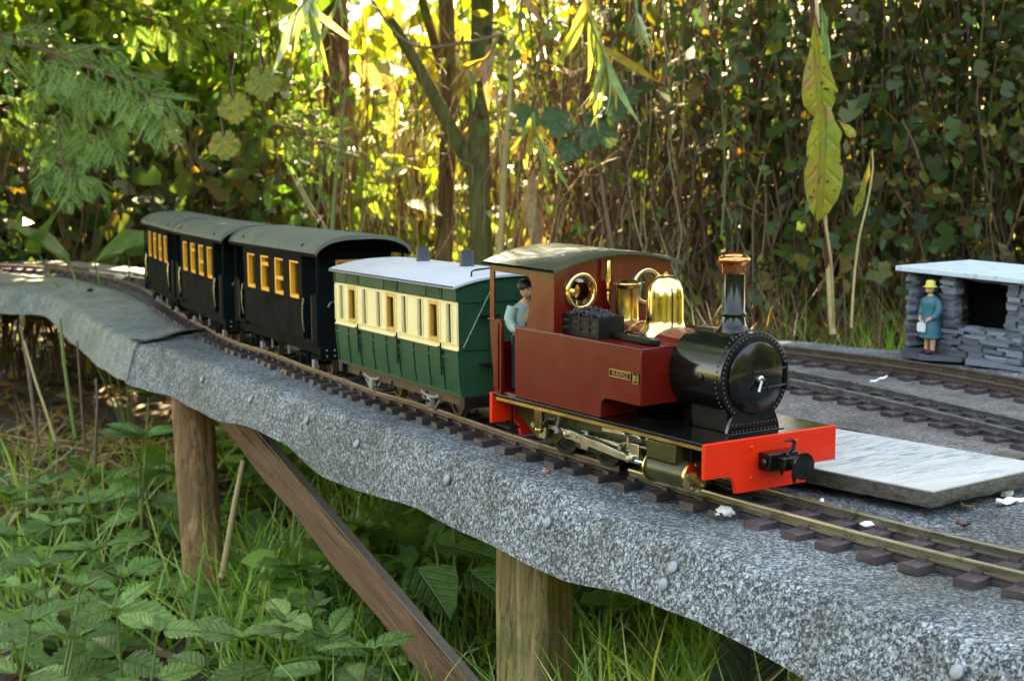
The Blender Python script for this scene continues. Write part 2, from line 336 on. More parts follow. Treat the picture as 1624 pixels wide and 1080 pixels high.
K['slate'] = pm('slate', (.075,.085,.10), (.22,.24,.27), 130, rough=.5, bmp=.5, bscale=500, bdist=.0006, stretch=(.3,.3,2), dirt=(.06,.055,.06), dirt_scale=100, rvar=.12)
K['slatecap'] = pm('pale_blue_slab', (.50,.60,.66), (.60,.68,.72), 70, rough=.6, bmp=.2, bscale=300, bdist=.0005, dirt=(.25,.30,.36), dirt_scale=60)
K['skin'] = pm('painted_skin', (.62,.33,.20), rough=.5); K['hair'] = pm('dark_hair', (.02,.014,.01), rough=.5)
K['teal'] = pm('teal_dress', (.012,.115,.15), (.018,.15,.18), 60, rough=.5); K['yellow'] = pm('yellow_hat', (.70,.60,.10), rough=.5)
K['white'] = pm('white_plastic', (.75,.75,.73), rough=.5); K['maroonshoe'] = pm('dark_red_shoes', (.09,.012,.02), rough=.4)
K['mint'] = pm('mint_shirt', (.25,.36,.30), rough=.6); K['navy'] = pm('dark_waistcoat', (.012,.012,.02), rough=.6); K['blue'] = pm('blue_coat', (.03,.12,.45), rough=.6)
K['bark'] = wood('brown_bark', (.06,.038,.022), (.15,.10,.062), (.27,.20,.135), 2, 46, 1.0)
K['barkred'] = wood('stringy_red_bark', (.06,.027,.015), (.18,.085,.045), (.31,.18,.11), 2, 60, 1.0)
K['barkgreen'] = wood('mossy_green_bark', (.075,.08,.026), (.14,.15,.052), (.21,.205,.085), 2, 44, .7)
K['post'] = wood('weathered_post', (.13,.06,.022), (.38,.20,.09), (.55,.38,.22), 2, 75, 1.0, moss=(.17,.10,.045))
K['postgreen'] = wood('algae_post', (.12,.08,.03), (.33,.24,.11), (.46,.36,.19), 2, 75, .9, moss=(.10,.12,.03))
K['plank'] = wood('brown_plank', (.105,.050,.025), (.19,.098,.054), (.26,.155,.095), 0, 70, .7)
K['plankedge'] = wood('pale_plank_edge', (.13,.10,.075), (.22,.17,.13), (.28,.23,.18), 0, 24, .4)
K['leaf'] = leafmat('leaf')
K['leafthin'] = leafmat('thin_leaf', trans=.5, tmul=(1.4, 1.45, .75))
K['nettle'] = leafmat('nettle_leaf', (.125,.235,.058), trans=.28, rough=.55, var=.42, vein=((.13,.24,.09), 7, 40), nscale=9)
K['dock'] = leafmat('broad_leaf', (.12,.235,.06), trans=.3, rough=.5, var=.2, vein=((.16,.28,.09), 6, 40, .2))
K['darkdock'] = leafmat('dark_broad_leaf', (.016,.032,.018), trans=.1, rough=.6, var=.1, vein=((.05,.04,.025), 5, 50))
K['yleaf'] = leafmat('yellowing_leaf', (.36,.34,.042), trans=.4, rough=.42, var=.10, spots=((.05,.028,.014), 13, .615, (.20,.26,.032), (.36,.22,.08)), vein=((.42,.40,.14), 4, 30, .10), nscale=4)
K['yleaf2'] = leafmat('yellow_vine_leaf', (.30,.28,.05), trans=.4, rough=.5, var=.2, spots=((.16,.09,.03), 16, .64, (.14,.20,.04)), vein=((.40,.38,.12), 3, 40))
K['figleaf'] = leafmat('blue_green_leaf', (.065,.125,.052), trans=.25, rough=.5, var=.2, vein=((.12,.19,.09), 3, 40))
K['brownleaf'] = leafmat('brown_leaf', (.13,.05,.022), trans=.2, rough=.6, var=.2)
K['tanleaf'] = leafmat('tan_dead_leaf', (.40,.26,.13), trans=.3, rough=.6, var=.2)
K['stem'] = pm('green_stem', (.10,.16,.03), (.16,.20,.05), 60, rough=.5); K['straw'] = pm('straw_stem', (.36,.25,.10), (.50,.38,.18), 40, rough=.6)
K['drystem'] = pm('dry_brown_stem', (.12,.065,.032), (.21,.13,.07), 50, rough=.7)
K['twig'] = leafmat('twig', trans=.0, rough=.6)
K['glass'] = glassmat('window_glass')
K['paper'] = pm('white_scrap', (.75,.76,.72), (.85,.85,.82), 90, rough=.7); K['plaster'] = pm('pale_lump', (.62,.62,.52), (.78,.77,.68), 160, rough=.8, bmp=.5, bscale=300)
K['brasswire'] = pm('dull_black_rubber', (.008,.008,.008), rough=.6)

_m = K['slate']; _nt = _m.node_tree; _b = _nt.nodes['Principled BSDF']; _l = _b.inputs['Base Color'].links[0].from_socket
_oi = _nt.nodes.new('ShaderNodeObjectInfo'); _hv = _nt.nodes.new('ShaderNodeHueSaturation'); _mr = _nt.nodes.new('ShaderNodeMapRange'); _mr.inputs[3].default_value = .45; _mr.inputs[4].default_value = 1.55
_nt.links.new(_oi.outputs['Random'], _mr.inputs[0]); _nt.links.new(_mr.outputs[0], _hv.inputs['Value']); _nt.links.new(_l, _hv.inputs['Color']); _nt.links.new(_hv.outputs[0], _b.inputs['Base Color'])

# ------------------------------------------------------------ levels and the track's centre line
def _sp(t, k=.05): return .5*(t+np.sqrt(t*t+k*k))
def zb(x):
    """height of the board top: level under the engine, falling away towards the curve"""
    x = np.asarray(x, float); return -.041*_sp(-.27-x)+.030*_sp(-1.55-x, .2)+.041*_sp(np.array(-.57))
GZ = -.31
_CL = [(.62,.125),(.5,.082),(.35,.042),(.26,.021),(.1865,.0095),(.141,.0047),(.0886,.0012),(.03,0),(-.1,0),(-.2,.002),(-.26,.007),(-.3552,.0238),(-.4299,.0363),(-.4984,.0447),(-.6131,.0692),(-.7041,.0878),(-.8365,.1175),(-.9464,.1355),(-1.1104,.1786),(-1.442,.2737),(-1.7929,.3722),(-2.1326,.3938),(-2.3025,.3319),(-2.378,.251),(-2.4189,.1267),(-2.4343,-.1009)]
class Curve:
    def __init__(s, pts, x0=None, smooth=40):
        Q = spline(pts, 40)
        for _ in range(smooth): Q[1:-1] = .5*Q[1:-1]+.25*(Q[2:]+Q[:-2])
        s.Q = Q; s.S = np.r_[0, np.cumsum(np.linalg.norm(np.diff(Q, axis=0), axis=1))]; s.L = s.S[-1]
        s.s0 = 0 if x0 is None else np.interp(-x0, -Q[:, 0], s.S)
    def at(s, t, z=True):
        t = np.asarray(t, float)+s.s0; x = np.interp(t, s.S, s.Q[:, 0]); y = np.interp(t, s.S, s.Q[:, 1])
        return np.stack([x, y, zb(x)], -1)
    def frame(s, t, wb):
        a = s.at(t-wb/2); b = s.at(t+wb/2); c = (a+b)/2; d = a-b; d /= np.linalg.norm(d)
        n = np.array([-d[1], d[0], 0]); n /= np.linalg.norm(n); u = np.cross(d, n)
        return Matrix(((d[0], n[0], u[0], c[0]), (d[1], n[1], u[1], c[1]), (d[2], n[2], u[2], c[2]), (0, 0, 0, 1)))
MAIN = Curve(_CL, 0.0)

# ------------------------------------------------------------ ground
def hn(x, y):
    return .012*np.sin(3.1*x+1.7*y)+.010*np.sin(7.3*x-5.2*y+1)+.006*np.sin(17*x+13*y+2)+.004*np.sin(31*x-27*y)
def gz(x, y):
    x = np.asarray(x, float); y = np.asarray(y, float); r = np.hypot(x+.8, y-.3); q = np.clip((x+.55)/.6, 0, 1); return GZ+hn(x, y)*np.clip(6-r, 0, 1)+.11*q*q*(3-2*q)*np.clip(3-r, 0, 1)
t = np.linspace(-1, 1, 150); g = np.sign(t)*(np.abs(t)*3.2+np.maximum(0, np.abs(t)-.45)**3*550)
GX, GY = np.meshgrid(g-.9, g+.5, indexing='ij'); G = np.stack([GX, GY, gz(GX, GY)], -1)
m, nt, b, out = newmat('garden_ground'); v = coords(nt)
c = ramp(nt, noise(nt, v, 14, 7, .7), [(.32, (.022,.016,.009)), (.5, (.055,.040,.020)), (.7, (.10,.075,.038))])
lawn = ramp(nt, noise(nt, v, 5, 6, .7), [(.35, (.075,.105,.020)), (.65, (.155,.155,.038))])
ps = N(nt, 'ShaderNodeVectorMath', operation='LENGTH'); sh = N(nt, 'ShaderNodeVectorMath', operation='SUBTRACT'); sh.inputs[1].default_value = (-1.2, .8, -.3)
nt.links.new(v, sh.inputs[0]); nt.links.new(sh.outputs[0], ps.inputs[0])
f = N(nt, 'ShaderNodeMapRange'); f.inputs[1].default_value = 2.4; f.inputs[2].default_value = 4.0; nt.links.new(ps.outputs['Value'], f.inputs[0])
nt.links.new(mixc(nt, f.outputs[0], c, lawn), b.inputs['Base Color']); b.inputs['Roughness'].default_value = .95
bump(nt, noise(nt, v, 60, 6, .7), .8, .01, b); K['ground'] = m
tag(obj('ground', M().grid(G), K['ground'], smooth=180, fix=False), kind='structure')

# ------------------------------------------------------------ felt-covered boards
def _tf(top, x): return top(x) if callable(top) else top
def board(name, F, B, bot, material, label, top=0.0, out=.0135, wav=.00035, seed=0, lip=0.0):
    """F / B: front and back edge polylines as (x, y); bot(x): height of the felt's lower edge at the front"""
    F = spline(F, 26); Bp = np.array(B, float)
    sF = np.r_[0, np.cumsum(np.linalg.norm(np.diff(F, axis=0), axis=1))]; sB = np.r_[0, np.cumsum(np.linalg.norm(np.diff(Bp, axis=0), axis=1))]
    k = len(F); Bk = np.stack([np.interp(sF/sF[-1], sB/sB[-1], Bp[:, i]) for i in (0, 1)], -1)
    T = np.gradient(F, axis=0); T /= np.linalg.norm(T, axis=1)[:, None]; Nn = np.stack([-T[:, 1], T[:, 0]], -1)   # outward, to the viewer's side
    if np.mean((Bk-F)*Nn) > 0: Nn = -Nn
    rng = np.random.default_rng(seed+3); ph = rng.uniform(0, 6, 6)
    wv = wav*(np.sin(sF*17+ph[0])+.6*np.sin(sF*37+ph[1])+.15*np.sin(sF*91+ph[2]))
    rows = []
    zf = zb(F[:, 0])+_tf(top, F[:, 0])
    lipw = lip*np.exp(-((sF[-1]-sF)/.045)**2)
    zf = zf+lipw*.6
    def P(o, z): o = o+lipw; return np.stack([F[:, 0]+Nn[:, 0]*o, F[:, 1]+Nn[:, 1]*o, z], -1)
    zbot = np.array([bot(x) for x in F[:, 0]]) + .0006*np.sin(sF*47+ph[3])+.0010*np.sin(sF*19+ph[4])
    Bz = zb(Bk[:, 0])+_tf(top, Bk[:, 0])
    rows.append(np.c_[Bk, Bz-.035]); rows.append(np.c_[Bk, Bz-.003])
    for q in (.0, .12, .24, .36, .48, .6, .7, .8, .88, .94):
        XY = Bk*(1-q)+(F-Nn*.028)*q; z = zb(XY[:, 0])+_tf(top, XY[:, 0])+ (.0006*np.sin(XY[:, 0]*40+XY[:, 1]*31))
        rows.append(np.c_[XY, z])
    for o, dz in ((-.028, 0), (-.012, -.0003), (-.005, -.0010), (-.0012, -.0028), (.0008, -.0060)):
        rows.append(P(o+wv*.4, zf+dz+.0008*np.sin(sF*35+ph[5])))
    for q in (.15, .35, .55, .75, .92, 1.0):
        z0 = zf-.0060; rows.append(P(.0008+(out-.0008)*q**.85+wv*(.5+q), z0+(zbot-z0)*q))
    rows.append(P(out-.004+wv*1.5, zbot)); rows.append(P(out-.006+wv*1.5, zbot*.6+(zf-.0085)*.4)); rows.append(P(out-.03, zbot*.6+(zf-.0085)*.4))
    G = np.stack(rows, 0); mm = M().grid(G)
    nr = len(rows); mm.F.append(tuple(range(0, nr*k, k))); mm.F.append(tuple(i*k+k-1 for i in range(nr)))
    o = obj(name, mm, material, smooth=60, fix=True); tag(o, label, 'baseboard'); return o, F, Nn
_bx = [.6,.25,.1316,.0798,.0427,-.0157,-.0569,-.0828,-.1706,-.2881,-.4213,-.4758,-.5608,-.6498,-.8029,-.952,-1.1117,-1.16]
_bzv = [-.043,-.043,-.0414,-.0375,-.0349,-.0373,-.0428,-.0451,-.0444,-.0465,-.0574,-.0589,-.052,-.0539,-.0674,-.0725,-.083,-.083]
mbot = lambda x: float(np.interp(-x, [-v for v in _bx], _bzv))
FRONT = [(.72,-.108),(.4,-.097),(.25,-.0905),(.13,-.086),(.03,-.081),(-.04,-.0745),(-.11,-.068),(-.18,-.0615),(-.28,-.0488),(-.394,-.0318),(-.53,-.0125),(-.7117,.0194),(-.9336,.0562),(-1.1442,.0842)]
BACK = [(.72,.60),(.2,.60),(-.30,.602),(-.45,.598),(-.55,.591),(-.617,.584),(-.8,.565),(-1.0,.53),(-1.18,.50)]
main_board, MF, MN = board('felt_covered_baseboard', FRONT, BACK, mbot, K['felt'], 'grey mineral felt covered trackbed board under the red engine, nailed along its front edge')
LFRONT = [(-1.1314,.0793),(-1.1678,.0857),(-1.2222,.0984),(-1.3671,.1327),(-1.6136,.1905),(-1.7848,.2268),(-1.8891,.2384),(-1.9409,.2146),(-2.0132,.2001),(-2.1162,.1171),(-2.1985,-.0073),(-2.2395,-.1833)]
LBACK = [(-1.1145,.5094),(-1.3942,.5457),(-1.7848,.5777),(-2.219,.5495),(-2.4844,.4926),(-2.5642,.3962),(-2.6592,.2294),(-2.6899,.0226),(-2.7103,-.1841)]
lbot = lambda x: float(zb(x)-.006-np.interp(-x, [1.05,1.17,1.38,1.66,1.84,1.89,2.0,2.3], [.040,.042,.044,.038,.028,.030,.034,.036]))
left_board, LF, LN = board('felt_covered_baseboard', LFRONT, LBACK, lbot, K['felt_old'], 'faded green grey felt board curving away behind the last carriage', top=lambda x: -.004+.0065*np.exp(-((np.asarray(x)+1.125)/.09)**2), out=.0125, seed=4)
# the far felt laps over the near one; its cut edge curls up and leaves a dark gap
ly = np.linspace(.078, .330, 60); lift = .0075*np.exp(-((ly-.150)/.050)**2)+.0018*np.exp(-((ly-.26)/.03)**2)
def _lap(x0, k, dz):
    x = x0-.050*((ly-.07)/.26)+.005*np.sin(ly*33)+.003*np.sin(ly*71); return np.c_[x, ly, zb(x)+.0026+lift*k+dz]
rows = [_lap(-1.165, 0, -.0012), _lap(-1.150, .12, 0), _lap(-1.135, .42, 0), _lap(-1.121, .78, 0), _lap(-1.109, 1.0, 0), _lap(-1.1085, 1.0, -.0022), _lap(-1.121, .76, -.0022), _lap(-1.135, .40, -.0022), _lap(-1.150, .10, -.0022)]
obj('felt_lap', M().grid(rows), K['felt_old'], left_board, smooth=50)
# round clout nails along the front edge
_nail = M().lathe([(.0004, .0016), (.0026, .0013), (.0036, .0006), (.0037, -.0004), (.0012, -.0006), (.0012, -.004)], n=14)
_nm = None
for (x, y, z) in [(-.8636,.0306,-.0393),(-.6988,.0038,-.0328),(-.5383,-.0231,-.0245),(-.4222,-.0398,-.0236),(-.2552,-.0641,-.0179),(-.1174,-.0785,-.0175),(.015,-.0914,-.0137),(.0128,-.0912,-.0235),(.221,-.101,-.0133)]:
    i = int(np.argmin(np.abs(MF[:, 0]-x))); n = np.array([MN[i, 0], MN[i, 1], .30]); n /= np.linalg.norm(n)
    if _nm is None:
        o = obj('clout_nail', _nail, K['nail'], main_board); _nm = o.data
    else: o = link('clout_nail', _nm, None, main_board)
    # sit on the felt's face
    zf = float(zb(x)); q = np.clip((z-(zf-.0060))/(mbot(x)-(zf-.0060)), 0, 1); off = .0008+.0127*q**.85
    p = np.array([MF[i, 0]+MN[i, 0]*(off+.0016), MF[i, 1]+MN[i, 1]*(off+.0016), z])
    o.matrix_local = Matrix.Translation(Vector(p)) @ Vector(n).to_track_quat('Z', 'Y').to_matrix().to_4x4() @ Matrix.Rotation(random.uniform(-.2, .2), 4, 'X')
# ragged tears in the old felt
# yard grit over the felt at the back
gx = np.linspace(-1.05, .72, 120); fr = [.205+.10*np.clip(-.1-gx, 0, .5)+.010*np.sin(gx*31)+.006*np.sin(gx*77), .455+.012*np.sin(gx*26+1)+.007*np.sin(gx*83)]
rows = []
for q in np.linspace(0, 1, 16):
    y = fr[0]*(1-q)+fr[1]*q; e = min(q, 1-q); rows.append(np.c_[gx, y, zb(gx)+.0012+.0022*min(1, e*9)+.0006*np.sin(gx*90+y*70)])
gr = obj('yard_grit', M().grid(rows), K['grit'], smooth=180, fix=False); tag(gr, 'brown grey grit spread between the two sidings', 'grit', kind='stuff')

# ------------------------------------------------------------ posts and brace that carry the boards
def post(name, top, bot, r, material, label, square=False, cracks=3, seed=1):
    top = np.array(top); bot = np.array(bot); rng = np.random.default_rng(seed); n = 40; k = 26; ph = rng.uniform(0, 6.28, 9)
    V = []
    for i in range(k):
        t = i/(k-1); c = top*(1-t)+bot*t
        for j in range(n):
            a = 2*PI*j/n
            if square:
                q = .82; rr = r*min(1/max(abs(math.cos(a)), 1e-6), 1/max(abs(math.sin(a)), 1e-6)); rr = min(rr, r*1.30)
            else: rr = r*(1+.05*math.sin(2*a+ph[0]+t)+.03*math.sin(5*a+ph[1]+2*t)+.02*math.sin(11*a+ph[2]+3*math.sin(4*t)))
            for ci in range(cracks):
                ac = ph[3+ci]+.10*math.sin(7*t+ci); da = (a-ac+PI) % (2*PI)-PI; rr -= r*.13*math.exp(-(da/.07)**2)*(.5+.5*math.sin(5*t+ci))
            rr *= 1+.015*math.sin(9*t+ph[8])
            V.append(c+np.array([math.cos(a+.4)*rr, math.sin(a+.4)*rr, 0]))
    F = [(i*n+j, i*n+(j+1) % n, (i+1)*n+(j+1) % n, (i+1)*n+j) for i in range(k-1) for j in range(n)]+[tuple(range(n)), tuple((k-1)*n+j for j in range(n))]
    o = obj(name, M().add(V, F), material, smooth=50); return tag(o, label, 'post', 'posts under the trackbed')
p1t, p1b = W(303, 615, 1.838), W(336, 1010, 1.815)
post('support_post', (p1t[0], p1t[1], p1t[2]), (p1b[0]-.005, p1b[1], GZ-.05), .0212, K['post'], 'rough round brown post under the left end of the nailed felt board', seed=5)
p2t, p2b = W(848, 850, 1.16), W(850, 1080, 1.15)
post('support_post', (p2t[0], p2t[1], p2t[2]), (p2b[0], p2b[1], GZ-.05), .0205, K['postgreen'], 'squared green stained post below the engine with a long crack', square=True, cracks=2, seed=9)
a, b2 = W(352, 640, 1.80), W(790, 1165, 1.24)
ax = (b2-a)/np.linalg.norm(b2-a); nrm = np.array([-.35, -.9, .1]); nrm -= nrm@ax*ax; nrm /= np.linalg.norm(nrm); sid = np.cross(nrm, ax)
L = np.linalg.norm(b2-a); m = M(); ks = 30; rows = []
for (u, h) in ((-.0170, -.005), (-.0170, .005), (0.002, .0052), (.0032, .0030), (.0044, .0052), (.0170, .005), (.0170, -.005), (-.0170, -.005)):
    rows.append([a+ax*L*i/ks+sid*(u+.0015*math.sin(i*.7)*(abs(u) > .01))+nrm*(h if not (abs(u) < .006 and i > ks*.55) else .005) for i in range(ks+1)])
m.grid(rows)
# local frame along the plank so that the grain runs with it
o = thing('diagonal_brace', 'dark brown plank brace slanting down from the left post', 'brace', tuple(a))
R = Matrix((tuple(ax), tuple(sid), tuple(nrm))).transposed(); o.matrix_world = Matrix.Translation(Vector(a)) @ R.to_4x4()
Vl = (np.array(m.V)-a) @ np.array([ax, sid, nrm]).T; mm = M(); mm.V = [tuple(v) for v in Vl]; mm.F = m.F; obj('plank', mm, K['plank'], o, smooth=40)
obj('sawn_edge', M().box(0, L, .0172, .0187, -.0046, .0046), K['plankedge'], o, bevel=.0005)
obj('knot', M().lathe([(.0005,.0062),(.0035,.0060),(.0055,.0054),(.006,.004)], (L*.83, -.006, 0), n=12), K['barkred'], o)

# ------------------------------------------------------------ tracks
def sleeper_mesh(seed):
    rng = np.random.default_rng(seed); m = M(); nx, ny = 2, 9; h = .0048
    ys = np.linspace(-.0325, .0325, ny); V = []; w = .0062
    prof = [(-w, 0), (-w, h-.0008), (-w+.001, h), (w-.001, h), (w, h-.0008), (w, 0)]
    rows = []
    for y in ys:
        rows.append([(px+rng.uniform(-.0004, .0004), y+(rng.uniform(-.0006, .0006) if abs(y) > .03 else 0), pz+(rng.uniform(-.0003, .0002) if pz > 0 else 0)) for px, pz in prof])
    m.grid(rows); n = len(prof); m.F.append(tuple(range(n-1, -1, -1))); m.F.append(tuple((ny-1)*n+i for i in range(n)))
    for s in (-1, 1):
        for e in (-1, 1):
            y = s*.0175+e*.0034; m.box(-.0030, .0030, y-.0013, y+.0013, h-.0004, h+.0020)
    return m
SLM = []
for i in range(4):
    mm = sleeper_mesh(i); me = bpy.data.meshes.new('sleeper'); me.from_pydata(mm.V, [], mm.F); fixn(me); me.materials.append(K['sleeper']); SLM.append(me)
RP = [(-.0021, 0), (-.0021, .0008), (-.0005, .0014), (-.0005, .0038), (-.0012, .0043), (-.0012, .0056), (-.0009, .0060), (.0009, .0060), (.0012, .0056), (.0012, .0043), (.0005, .0038), (.0005, .0014), (.0021, .0008), (.0021, 0)]
def track(label, curve, s_a, s_b, railmat, base=.0, pitch=.0285, gauge=.0167, group='lengths of model track', jit=.0012, sj=0):
    ss = np.arange(s_a, s_b, .012); Pm = curve.at(ss); c0 = curve.at((s_a+s_b)/2)
    root = thing('railway_track', label, 'track', tuple(c0), group)
    d = np.gradient(Pm, axis=0); d /= np.linalg.norm(d, axis=1)[:, None]; nn = np.stack([-d[:, 1], d[:, 0], 0*d[:, 0]], -1)
    for sgn in (-1, 1):
        rows = []
        for (u, h) in RP+[RP[0]]: rows.append(Pm+nn*(sgn*gauge+u)+np.array([0, 0, base+.0046+h])-c0)
        mm = M().grid(rows); kk = len(ss); mm.F.append(tuple(i*kk for i in range(len(RP)))); mm.F.append(tuple(i*kk+kk-1 for i in range(len(RP))))
        obj('rail', mm, railmat, root, smooth=50)
        web = []
        for (u, h) in ((-.0016, .0004), (-.0016, .0034), (.0016, .0034), (.0016, .0004), (-.0016, .0004)): web.append(Pm+nn*(sgn*gauge+u)+np.array([0, 0, base+h])-c0)
        obj('rail_web_strip', M().grid(web), K['sleeper'], root, smooth=50)
    s = s_a+.006; i = 0; rng = random.Random(sj)
    while s < s_b-.004:
        f = curve.frame(s, .02); o = link('sleeper', SLM[rng.randrange(4)], None, root)
        o.matrix_local = Matrix.Translation(-Vector(c0)) @ f @ Matrix.Translation((0, rng.uniform(-.0012, .0012), base)) @ Matrix.Rotation(rng.uniform(-.05, .05), 4, 'Z')
        s += pitch+rng.uniform(-jit, jit)*3; i += 1
    return root
track('bronze railed main track under and ahead of the red engine', MAIN, -.55, .12, K['rail'], sj=1)
track('dark rusty main track under the carriages curving away to the left', MAIN, .12, MAIN.L-MAIN.s0-.02, K['raildark'], sj=2)
YA = Curve([(.72,.17),(.35,.224),(.1,.260),(-.0383,.2905),(-.1718,.311),(-.308,.328),(-.55,.36),(-.9,.395),(-1.2222,.4176),(-1.569,.4388),(-1.8371,.4226),(-2.0751,.4019)])
YB = Curve([(.72,.335),(.35,.375),(.1,.408),(-.1557,.4395),(-.3034,.452),(-.4272,.4585),(-.6,.462),(-.8,.463),(-.95,.463)])
track('grey railed siding nearest behind the engine, beside the white slab', YA, 0, YA.L, K['railgrey'], base=.002, sj=3)
track('farther brown railed siding in front of the slate hut', YB, 0, YB.L, K['raildark'], base=.002, sj=4)

# ------------------------------------------------------------ steam engine
loco = thing('steam_locomotive', 'maroon model steam engine with brass dome, red buffer beam and black chimney', 'locomotive', (-.107, 0, .0106), world=True)
BL, MR, RD, BR, GD, CP, ST = K['black'], K['maroon'], K['red'], K['brass'], K['gold'], K['copper'], K['steel']
def text_mesh(name, s, size, material, parent, mat4, extrude=.0002, align='CENTER'):
    cu = bpy.data.curves.new(name, 'FONT'); cu.body = s; cu.size = size; cu.extrude = extrude; cu.align_x = align; cu.align_y = 'CENTER'
    to = bpy.data.objects.new(name+'_curve', cu); COL.objects.link(to)
    dg = bpy.context.evaluated_depsgraph_get(); me = bpy.data.meshes.new_from_object(to.evaluated_get(dg)); bpy.data.objects.remove(to)
    me.materials.clear(); o = link(name, me, material, parent); o.matrix_local = mat4; return o
obj('running_plate', M().box(-.2120, -.0032, -.0505, .0505, .0454, .0475), BL, loco, bevel=.0003)
for s in (-1, 1): obj('valance', M().box(-.2105, -.0034, s*.0490-.0007, s*.0490+.0007, .0432, .0453), GD, loco)  # brass colour stands in for gold reflections along the plate edge
# buffer beams
bp = [(-.0515,.0477),(.0515,.0477),(.0515,.0274),(.0365,.0274),(.0325,.0266),(.0297,.0243),(.0284,.0212),(.0275,.0166),(-.0275,.0166),(-.0284,.0212),(-.0297,.0243),(-.0325,.0266),(-.0365,.0274),(-.0515,.0274)]
fb = obj('front_buffer_beam', M().prism(bp, 'x', -.0030, 0), RD, loco, bevel=.0003)
for y, z in ((-.0165,.0423),(.0185,.0423),(-.0165,.0245),(.0185,.0245)):
    obj('rivet', M().lathe([(.0013, 0), (.0012, .0005), (.0007, .0009), (.0001, .0010)], (0, y, z), 'x', 10), RD, fb)
rb = obj('rear_buffer_beam', M().prism(bp, 'x', -.2150, -.2122), RD, loco, bevel=.0003)
for s in (-1, 1):
    # rear step plates
    m = M().box(-.2118, -.193, s*.049-.0006, s*.049+.0006, .026, .045) if False else M().box(-.2120, -.1960, s*.044-.004, s*.044+.004, .0255, .0265).box(-.2045, -.2035, s*.041-.0006, s*.041+.0006, .0265, .0453)
    obj('cab_step', m, K['satin'], loco)
# side tanks
def arc(cx, cy, r, a0, a1, n=8): return [(cx+r*math.cos(math.radians(a0+(a1-a0)*i/n)), cy+r*math.sin(math.radians(a0+(a1-a0)*i/n))) for i in range(n+1)]
tp = [(-.1917,.0476),(-.1005,.0476)]+arc(-.0945,.0540,.0060,180,90,7)+[(-.0624,.0600),(-.0624,.0935),(-.1917,.0935)]
for s in (-1, 1):
    y0, y1 = sorted((s*.0475, s*.0192)); tk = obj('side_tank', M().prism(tp, 'y', y0, y1), MR, loco, bevel=.0005)
    obj('tank_top_beading', M().tube([(-.1917, s*.0474, .0938), (-.0624, s*.0474, .0938)], .0007, 8).tube([(-.0626, s*.0474, .0938), (-.0626, s*.0200, .0938)], .0007, 8), MR, tk)
    if s < 0: near_tank = tk
# name and number plates (near tank)
np_ = obj('name_plate', M().box(-.0912, -.0706, -.0482, -.0475, .0746, .0792), K['satin'], near_tank, bevel=.0002)
obj('plate_rim', M().box(-.0912,-.0706,-.0486,-.0480,.0787,.0792).box(-.0912,-.0706,-.0486,-.0480,.0746,.0751).box(-.0912,-.0907,-.0486,-.0480,.0751,.0787).box(-.0711,-.0706,-.0486,-.0480,.0751,.0787), GD, np_)
Ly = Matrix(((1, 0, 0, 0), (0, 0, -1, 0), (0, 1, 0, 0), (0, 0, 0, 1)))
off = Vector(OFFS[loco.name])
text_mesh('lettering', 'ALBERICE', .0037, BR, np_, Matrix.Translation(Vector((-.0809, -.0483, .0768))-off) @ Ly)
n2 = obj('number_plate', M().prism(arc(-.0687+.001,.0736,.001,180,270,3)+arc(-.0637-.001,.0736,.001,270,360,3)+arc(-.0637-.001,.0786,.001,0,90,3)+arc(-.0687+.001,.0786,.001,90,180,3), 'y', -.0482, -.0475), K['satin'], near_tank)
obj('plate_rim', M().tube([(-.0686,-.0483,.0732),(-.0638,-.0483,.0732),(-.0638,-.0483,.0792),(-.0686,-.0483,.0792),(-.0686,-.0483,.0732)], .0003, 6, False), GD, n2)
text_mesh('lettering', '85', .0047, K['steel'], n2, Matrix.Translation(Vector((-.0662, -.0483, .0762))-off) @ Ly)
# boiler, smokebox
obj('boiler', M().lathe([(.0226, -.150), (.0226, -.0605)], (0, 0, .0790), 'x', 48), MR, loco, smooth=40)
for x in (-.1165, -.0640): obj('boiler_band', M().lathe([(.0224, x-.0012), (.0232, x-.0011), (.0232, x+.0011), (.0224, x+.0012)], (0, 0, .0790), 'x', 48), BR if x < -.1 else GD, loco)
sb = obj('smokebox', M().lathe([(.0225, -.0622), (.0262, -.0620), (.0262, -.0185)], (0, 0, .0790), 'x', 56), BL, loco, smooth=40)
rp = arc(0, .0790, .0268, -52, 232, 40)+[(-.0190,.0530),(-.0200,.0500),(-.0205,.0476),(.0205,.0476),(.0200,.0500),(.0190,.0530)]
obj('smokebox_front', M().prism(rp, 'x', -.0187, -.0158), BL, sb, bevel=.0004)
obj('saddle', M().prism([(-.0178,.0476),(-.0184,.0530),(-.0192,.064),(.0192,.064),(.0184,.0530),(.0178,.0476)], 'x', -.0500, -.0190), K['satin'], sb, bevel=.0005)
m = M()
for i in range(42):
    a = math.radians(-50+280*i/41); m.ball((-.0158, .0248*math.cos(a), .0790+.0248*math.sin(a)), (.0006,.00075,.00075), 6, 4)
    m.ball((-.0205-.0, .0265*math.cos(a), .0790+.0265*math.sin(a)), (.0006,.0006,.0006), 6, 4)
for z in (.0525, .0487):
    for i in range(13): m.ball((-.0158, -.0168+.0028*i, z), (.0004,.0005,.0005), 6, 4)
for i in range(14): m.ball((-.0135, -.0182+.0028*i, .0480), (.0005,.0005,.0004), 6, 4)
tag(obj('rivets', m, K['rivet'], sb), kind='stuff')
obj('saddle_flange', M().box(-.0158, -.0118, -.0205, .0205, .0476, .0481), BL, sb, bevel=.0002)
dr = obj('smokebox_door', M().lathe([(.0212, -.0158), (.0212, -.0146), (.0206, -.0140), (.0170, -.0127), (.0110, -.0117), (.0050, -.0112), (.0001, -.0111)], (0, 0, .0790), 'x', 48), BL, sb, smooth=25)
